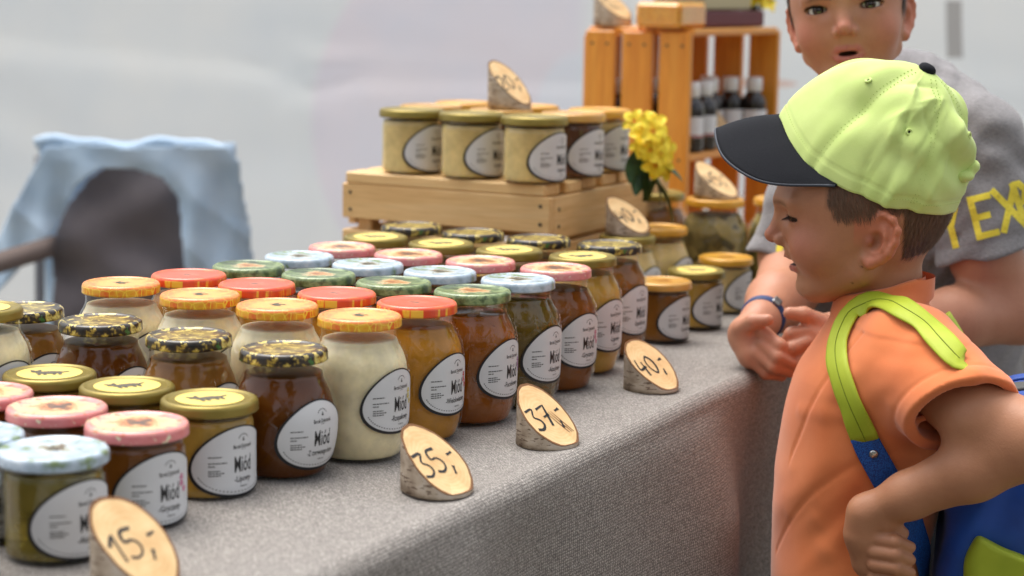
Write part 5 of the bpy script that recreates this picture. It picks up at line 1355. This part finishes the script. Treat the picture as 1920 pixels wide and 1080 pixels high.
def decal(name, items, fn, mat, parent, off=.0005):      # flat print laid onto a garment: glyph points carried onto the surface
    V = []; F = []
    for body, cx, cy, h, w, rot in items:
        LET = {'Y': [[(0, 1), (.5, .5)], [(1, 1), (.5, .5)], [(.5, .55), (.5, 0)]], 'E': [[(.08, 0), (.08, 1)], [(0, .92), (1, .92)], [(0, .5), (.8, .5)], [(0, .08), (1, .08)]], 'X': [[(0, 1), (1, 0)], [(1, 1), (0, 0)]], 'P': [[(.08, 0), (.08, 1)], [(0, .94), (.6, .94), (.95, .75), (.6, .5), (0, .5)]], 'O': [[(.5+.42*cos(q), .5+.42*sin(q)) for q in np.linspace(0, 2*pi, 15)]]}
        fl = Flat()
        for stq in LET[body]:
            pp = np.array([np.array(stq[i])*(1-u)+np.array(stq[i+1])*u for i in range(len(stq)-1) for u in np.linspace(0, 1, 8 if len(stq) < 4 else 3)[:-1]]+[stq[-1]]); pp = (pp-.5)*[w, h]
            tt = np.gradient(pp, axis=0); tt /= np.linalg.norm(tt, axis=1)[:, None]; nn_ = np.stack([-tt[:, 1], tt[:, 0]], 1)
            k_ = len(pp); fl.add(np.concatenate([pp+nn_*12.5*e0 for e0 in (-.5, -.17, .17, .5)]), [(q_*k_+i, q_*k_+i+1, (q_+1)*k_+i+1, (q_+1)*k_+i) for q_ in range(3) for i in range(k_-1)])
        g = np.array(fl.V); f = fl.F
        # subdivide so that print follows the cloth
        n = len(V); R = radians(rot)
        X = cx+(g[:, 0]*cos(R)-g[:, 1]*sin(R)); Y = cy-(g[:, 0]*sin(R)+g[:, 1]*cos(R))
        fr = Frame((0, 0, 0), (1, 0)); P, ok = trace(fr, fn, X, Y, 1.6); N = grad(fn, P); P = P+N*off
        V += [tuple(q) for q in P]; F += [tuple(k+n for k in q) for q in f if all(ok[k] for k in q) or body == 'O']
    return mesh_obj(name, np.array(V)-inv2, F, mat, parent, smooth=False)
def build_boy2():
    t = empty('person', inv2); tag(t, 'boy in grey t-shirt with yellow lettering leaning on the table, hands clasped', 'person')
    frw = Frame(B2.O-inv2, f2, radians(-1), radians(8), .955)
    lo = np.array([W2(1360, 0, 2.3)[0]-.01, 2.22, TZ-.03]); hi = np.array([W2(1960, 0, 2.45)[0]+.07, 2.74, o2[2]+.15])
    V, F = polygonize(body2, lo, hi, .0024)
    L = B2.local(V)
    def hm(P):
        x, y, z = P[:, 0], np.abs(P[:, 1]), P[:, 2]; s = lambda v, w=.003: np.clip(v/w+.5, 0, 1)
        return np.clip(np.maximum.reduce([s(z-.036)*s(.046-x), s(z-.082+.0*x), s(-.034-x)*s(z+.012), s(x+.006)*s(.040-x)*s(z-.012)*(y > .05)]), 0, 1)*(ear_parts(np.stack([x, y, z], 1).astype(np.float32)) > .002)
    near = (np.abs(L) < .2).all(1); C = np.tile(np.array(TONE2), (len(V), 1)); C[near & (L[:, 2] > -.13)] = skin_cols(L[near & (L[:, 2] > -.13)], 'talk', OPEN2, TONE2, hm)
    hand = V[:, 2] < TZ+.11; C[hand] = C[hand]*.95+np.array(srgb(204, 116, 96))*.05
    mesh_obj('body', V-inv2, F, SKIN.m, t, col=C)
    sel = np.zeros(len(V), bool); idx = np.where(near & (L[:, 2] > -.02))[0]; sel[idx[hm(L[idx]) > .6]] = True
    Nn = grad(lambda p: body2(p), V[sel]); rg = np.random.default_rng(8)
    a, b, c = strands(V[sel], Nn, 7000, lambda p: .014, lambda p: (.0, -.1, -1.0), rg, .0007, (78, 56, 42), .22); mesh_obj('hair', a-inv2, b, HAIR.m, t, smooth=False, col=c)
    eyeballs('eye', frw, t, (1, .06, -.03), srgb(52, 34, 24)); lash_mesh(frw, t, OPEN2, False)
    lo = np.array([W2(1430, 0, 2.5)[0]-.05, 2.34, TZ-.22]); hi = np.array([W2(1960, 0, 2.5)[0]+.07, 2.78, W2(1700, 150, 2.5)[2]+.06])
    V, F = polygonize(shirt2, lo, hi, .0032)
    m = Mat('grey_melange', rough=.92, sheen=.2); c = m.coord('Object'); n = m.noise(m.coord('Object', (1, 1, 5)), 160, 3, .7); n2 = m.noise(c, 900, 2)
    m.set('col', m.mix(.4, m.ramp(n, [(.3, srgb(98, 95, 96)), (.5, srgb(128, 125, 126)), (.7, srgb(152, 149, 150))]), m.ramp(n2, [(.3, srgb(94, 91, 93)), (.7, srgb(156, 153, 155))]))); m.bump(n2, .25, .0006)
    sh = mesh_obj('shirt', V-inv2, F, m.m, t)
    yel = Mat('yellow_print', rough=.8); yn = yel.noise(yel.coord('Object'), 300, 3); yel.set('col', yel.ramp(yn, [(.3, srgb(206, 186, 60)), (.42, srgb(232, 212, 64)), (.7, srgb(240, 220, 76))]))
    for it in [('Y', 1783, 425, 84, 40, 14), ('E', 1845, 405, 84, 42, 14), ('X', 1892, 390, 84, 46, 16), ('P', 1918, 378, 80, 22, 18), ('O', 1474, 468, 38, 30, -8)]: decal('printed_letter', [it], shirt2, yel.m, sh)
    # trousers and legs under the table line
    gz = 0.0
    hip = W2(1730, 760, 2.66)
    def trs(p):
        p = p.astype(np.float32); d = np.full(len(p), .3, np.float32); d = rcone(p, (hip[0]-.02, hip[1], TZ-.10), (hip[0]-.02, hip[1]+.01, TZ-.22), .125, .125)
        for s in (-1, 1): d = smin(d, rcone(p, (hip[0]+s*.07, hip[1], TZ-.25), (hip[0]+s*.085, hip[1]-.02, .06), .085, .055), .03)
        return d
    V, F = polygonize(trs, (hip[0]-.22, hip[1]-.2, .02), (hip[0]+.22, hip[1]+.2, TZ+.05), .009); mesh_obj('trousers', V-inv2, F, Mat('dark_denim', col=(.03, .035, .05), rough=.9).m, t)
    def sho(p):
        p = p.astype(np.float32); d = np.minimum(ell(p, (hip[0]-.085, hip[1]-.06, .032), (.042, .11, .045)), ell(p, (hip[0]+.085, hip[1]-.06, .032), (.042, .11, .045))); return np.maximum(d, .001-p[:, 2])
    V, F = polygonize(sho, (hip[0]-.16, hip[1]-.2, -.01), (hip[0]+.16, hip[1]+.1, .1), .006); mesh_obj('shoes', V-inv2, F, Mat('shoe_leather', col=(.05, .045, .04), rough=.6).m, t)
    return t
build_boy2()
def build_watch():
    ax = (WR2-ER2)/np.linalg.norm(WR2-ER2); c = WR2-ax*.016
    t = empty('wristwatch', c); tag(t, 'blue-strapped wristwatch on the grey-shirted boy\'s wrist', 'wristwatch')
    R = np.array(Vector(ax).to_track_quat('Z', 'Y').to_matrix())
    r = .0262; V, F, _ = lathe([(r-.001, -.0085), (r+.0008, -.0080), (r+.0020, -.0040), (r+.0022, 0), (r+.0020, .0040), (r+.0008, .0080), (r-.001, .0085)], 48)
    st = Mat('navy_strap', col=srgb(34, 56, 104), rough=.6).m; mesh_obj('strap', V@R.T, F, st, t)
    for k, nm in ((-2.2, 'case'), (.9, 'buckle')):
        dirv = np.array([cos(k), sin(k), 0]); p = dirv*(r+.003); M = Matrix(np.array([R[:, 2], np.cross(R@dirv, R[:, 2])*1.0, R@dirv]).T.tolist())
        MB().box((0, 0, 0), (.019, .020, .008) if nm == 'case' else (.019, .012, .004), Matrix(M), bev=.002)
        mb = MB().box(R@p, (.019, .020, .007) if nm == 'case' else (.019, .012, .004), M, bev=.002); mb.build(nm, Mat('watch_'+nm, col=(.03, .03, .035) if nm == 'case' else (.3, .3, .3), metal=.7, rough=.3).m, t)
build_watch()
# ================================================================== camp chair with a shirt over it
CY = 3.95
def poly_sd(P, poly):           # signed distance to a 2D polygon
    poly = np.asarray(poly, float); d = np.full(len(P), 1e9); ins = np.zeros(len(P), bool)
    for i in range(len(poly)):
        a, b = poly[i], poly[(i+1) % len(poly)]; ab = b-a; t = np.clip(((P-a)@ab)/(ab@ab), 0, 1); d = np.minimum(d, np.linalg.norm(P-a-t[:, None]*ab, axis=1))
        cnd = ((a[1] > P[:, 1]) != (b[1] > P[:, 1])); xi = a[0]+(P[:, 1]-a[1])/(ab[1] if abs(ab[1]) > 1e-9 else 1e-9)*ab[0]; ins ^= cnd & (P[:, 0] < xi)
    return np.where(ins, -d, d)
def px2(l, Y): return [(at_y(a, b, Y)[0], at_y(a, b, Y)[2]) for a, b in l]
def build_chair():
    base = at_y(240, 400, CY); inv = np.array([base[0], base[1]+.15, 0]); t = empty('camp_chair', inv); tag(t, 'dark grey folding camp chair behind the stall with a shirt hung over it', 'chair')
    fab = Mat('grey_canvas', rough=.9); n = fab.noise(fab.coord('Object'), 500, 2); fab.set('col', fab.ramp(fab.noise(fab.coord('Object'), 7, 3), [(.3, srgb(98, 92, 96)), (.7, srgb(122, 114, 116))])); fab.bump(n, .3, .001)
    back = px2([(95, 640), (88, 470), (120, 390), (165, 335), (215, 300), (290, 300), (330, 330), (350, 400), (350, 640)], CY+.02)
    def sheet(name, poly, y0f, mat, parent, org, h=.0042, thick=.003):
        poly = np.asarray(poly); X = np.arange(poly[:, 0].min()-h, poly[:, 0].max()+2*h, h); Z = np.arange(poly[:, 1].min()-h, poly[:, 1].max()+2*h, h)
        XX, ZZ = np.meshgrid(X, Z); P2 = np.stack([XX.ravel(), ZZ.ravel()], 1); q = poly_sd(P2, poly).reshape(XX.shape)
        V = np.stack([XX, y0f(XX, ZZ), ZZ], -1).reshape(-1, 3)-org; nx = len(X)
        cell = (q[:-1, :-1] < h*.3) & (q[1:, :-1] < h*.3) & (q[:-1, 1:] < h*.3) & (q[1:, 1:] < h*.3); F = []
        used = {}
        VV = []
        for j, i in np.argwhere(cell):
            f = []
            for k in (j*nx+i, j*nx+i+1, (j+1)*nx+i+1, (j+1)*nx+i):
                if k not in used: used[k] = len(VV); VV.append(V[k])
                f.append(used[k])
            F.append(tuple(f))
        o = mesh_obj(name, VV, F, mat, parent); md = o.modifiers.new('thick', 'SOLIDIFY'); md.thickness = thick; md.offset = 0; return o
    sheet('back_rest', back, lambda x, z: CY+.02+.05*((x-base[0])/.2)**2+.012*np.sin(x*22+z*14+1.5*np.sin(z*17))+.006*np.sin(z*40-x*18), fab.m, t, inv)
    al = Mat('grey_tube', col=(.16, .16, .17), metal=.6, rough=.45).m
    x0, x1 = at_y(60, 300, CY)[0], at_y(420, 300, CY)[0]; zt = at_y(240, 300, CY)[2]; y = CY+.06; zseat = .42
    for x in (x0, x1):
        MB().tube([(x-inv[0], y-inv[1], zt), (x-inv[0], y-inv[1]-.03, .55), (x-inv[0]+.02, y-inv[1]-.42, .012)], .010, 10).build('back_post', al, t, smooth=True)
        MB().tube([(x-inv[0], y-inv[1]-.45, .60), (x-inv[0], y-inv[1]-.30, .3), (x-inv[0], y-inv[1]+.06, .012)], .010, 10).build('leg', al, t, smooth=True)
    # arm strap running off to the left
    P = np.array([at_y(100, 462, CY-.02), at_y(40, 480, CY-.10), at_y(-40, 505, CY-.20)]); mb = MB()
    a = curve_pts(P, 10); V = []; 
    for q in a: V += [q+[0, 0, .022]-inv, q+[0, -.03, -.020]-inv]
    o = mesh_obj('arm_rest', V, [(2*i, 2*i+1, 2*i+3, 2*i+2) for i in range(9)], Mat('taupe_canvas', col=srgb(120, 106, 100), rough=.9).m, t); md = o.modifiers.new('thick', 'SOLIDIFY'); md.thickness = .008
    MB().box((0, -.20, zseat), (x1-x0-.03, .40, .02), bev=.006).build('seat', fab.m, t)
    # the shirt
    s = empty('blue_shirt', (base[0], base[1], zt)); tag(s, 'light blue shirt draped over the back of the camp chair', 'shirt'); inv3 = np.array(s.location)
    outer = px2([(84, 276), (150, 268), (240, 276), (330, 272), (425, 276), (446, 304), (452, 370), (462, 430), (472, 560), (352, 560), (345, 490), (340, 420), (334, 372), (306, 334), (250, 316), (190, 316), (144, 348), (116, 398), (90, 446), (60, 470), (20, 520), (-20, 560), (-60, 560), (-30, 470), (10, 408), (50, 330)], CY-.02)
    def ys(x, z):
        u = (x-base[0])/.26; dn = np.clip((zt+.02-z)/.14, .15, 1)
        fold = .016*np.sin(u*9+z*6+1.2*np.sin(z*9))*dn+.007*np.sin(u*21-z*9+.8)*dn+.009*np.abs(np.sin(u*6+z*13+np.sin(z*15)))*dn+.005*np.sin(z*42+u*9)*(1-dn)
        return CY-.03+.045*u**2+fold
    m = Mat('blue_cotton', rough=.88, sheen=.15); c = m.coord('Object'); m.set('col', m.ramp(m.noise(c, 10, 3), [(.3, srgb(176, 202, 226)), (.7, srgb(200, 220, 238))])); m.bump(m.noise(c, 300, 2), .2, .001)
    sheet('front', outer, ys, m.m, s, inv3)
    # rear half hanging behind the chair back
    nx, nz = 40, 20; V = []
    for j in range(nz):
        for i in range(nx):
            u = i/(nx-1)*2-1; v = j/(nz-1); V.append((x0+(x1-x0)*(u*.52+.5)-inv3[0], CY+.10+.012*sin(u*14+v*4)-inv3[1]+.02*v, at_y(240, 272, CY)[2]-.42*v-inv3[2]))
    o = mesh_obj('back', V, [(j*nx+i, j*nx+i+1, (j+1)*nx+i+1, (j+1)*nx+i) for j in range(nz-1) for i in range(nx-1)], m.m, s); md = o.modifiers.new('thick', 'SOLIDIFY'); md.thickness = .004
    mb = MB(); P = [np.array([x0+(x1-x0)*(u*1.02-.01), CY+.05, at_y(240, 270, CY)[2]-.006+.007*sin(u*11)+.004*sin(u*23)])-inv3 for u in np.linspace(0, 1, 20)]; mb.tube(P, .012, 14); mb.build('yoke', m.m, s, smooth=True)
build_chair()
# ================================================================== unseen trees added behind the camera to break up sky light and glass reflections
LEAFM = Mat('tree_leaf', rough=.5, trans=.0); LEAFM.set('col', LEAFM.ramp(LEAFM.noise(LEAFM.coord('Object'), 2.0, 3), [(.3, (.035, .07, .018)), (.7, (.09, .14, .04))]))
TRUNK = Mat('tree_bark', rough=.9, col=(.09, .065, .045)).m
def tree(x, y, h, r, seed, label):
    rg = np.random.default_rng(seed); t = empty('unseen_tree', (x, y, 0)); tag(t, label, 'tree')
    mb = MB(); mb.tube([(0, 0, 0), (.05, .02, h*.3), (0, .1, h*.62), (.1, 0, h*.85)], [.20, .15, .10, .04], 10)
    for k in range(9):
        a = rg.uniform(0, 2*pi); z0 = h*rg.uniform(.35, .7); mb.tube([(0, 0, z0), (cos(a)*r*.4, sin(a)*r*.4, z0+.5), (cos(a)*r*.85, sin(a)*r*.85, z0+1.0)], [.07, .045, .015], 6)
    mb.build('trunk', TRUNK, t, smooth=True)
    n = 5200; cl = rg.normal(0, 1, (46, 3)); cl /= np.linalg.norm(cl, axis=1)[:, None]; cl *= rg.uniform(.35, 1, (46, 1)); cl = cl*[r, r, h*.34]+[0, 0, h*.66]
    c = cl[rg.integers(0, 46, n)]+rg.normal(0, .30, (n, 3)); u = rg.normal(0, 1, (n, 3)); u /= np.linalg.norm(u, axis=1)[:, None]; v = np.cross(u, rg.normal(0, 1, (n, 3))); v /= np.linalg.norm(v, axis=1)[:, None]
    s = rg.uniform(.045, .085, (n, 1)); V = np.stack([c-u*s*1.5, c+v*s, c+u*s*1.5, c-v*s], 1).reshape(-1, 3); F = np.arange(4*n).reshape(-1, 4)
    cr = mesh_obj('crown', V, F, LEAFM.m, t, smooth=False); cr['kind'] = 'stuff'
tree(-3.2, -5.2, 9.0, 2.6, 21, 'leafy tree added behind the camera, mirrored in the jar glass')
tree(3.4, -5.8, 9.5, 2.8, 22, 'taller leafy tree added behind the camera, mirrored in the jar glass')

def hedge(x, y, h, w, seed, label):  # leaf mass added behind the camera to darken the horizon mirrored in the jars
    rg = np.random.default_rng(seed); t = empty('unseen_shrub', (x, y, 0)); tag(t, label, 'shrub')
    mb = MB()
    for k in range(7): a = k*.9; mb.tube([(cos(a)*.12, sin(a)*.12, 0), (cos(a)*w*.3, sin(a)*.3, h*.5), (cos(a)*w*.5, sin(a)*.4, h*.9)], [.04, .03, .01], 6)
    mb.build('stems', TRUNK, t, smooth=True)
    n = 4200; c = rg.normal(0, 1, (n, 3)); c /= np.linalg.norm(c, axis=1)[:, None]; c *= rg.uniform(.6, 1, (n, 1)); c = c*[w, .8, h*.5]+[0, 0, h*.5]+rg.normal(0, .12, (n, 3)); c[:, 2] = np.abs(c[:, 2])
    u = rg.normal(0, 1, (n, 3)); u /= np.linalg.norm(u, axis=1)[:, None]; v = np.cross(u, rg.normal(0, 1, (n, 3))); v /= np.linalg.norm(v, axis=1)[:, None]; s = rg.uniform(.05, .09, (n, 1))
    V = np.stack([c-u*s*1.5, c+v*s, c+u*s*1.5, c-v*s], 1).reshape(-1, 3); cr = mesh_obj('crown', V, np.arange(4*n).reshape(-1, 4), LEAFM.m, t, smooth=False); cr['kind'] = 'stuff'
for i, x in enumerate((-7.5, -4.6, -1.6, 1.5, 4.6, 7.4)):
    h = hedge(x, -8.2+.4*sin(i*2.1), 3.1+.5*sin(i*1.7), 1.7, 40+i, 'dense shrub added out of view to dim the low sky'); 
for o in COL.objects:
    if o.name.startswith('unseen_shrub'): o['group'] = 'shrubs added out of view to darken the horizon'
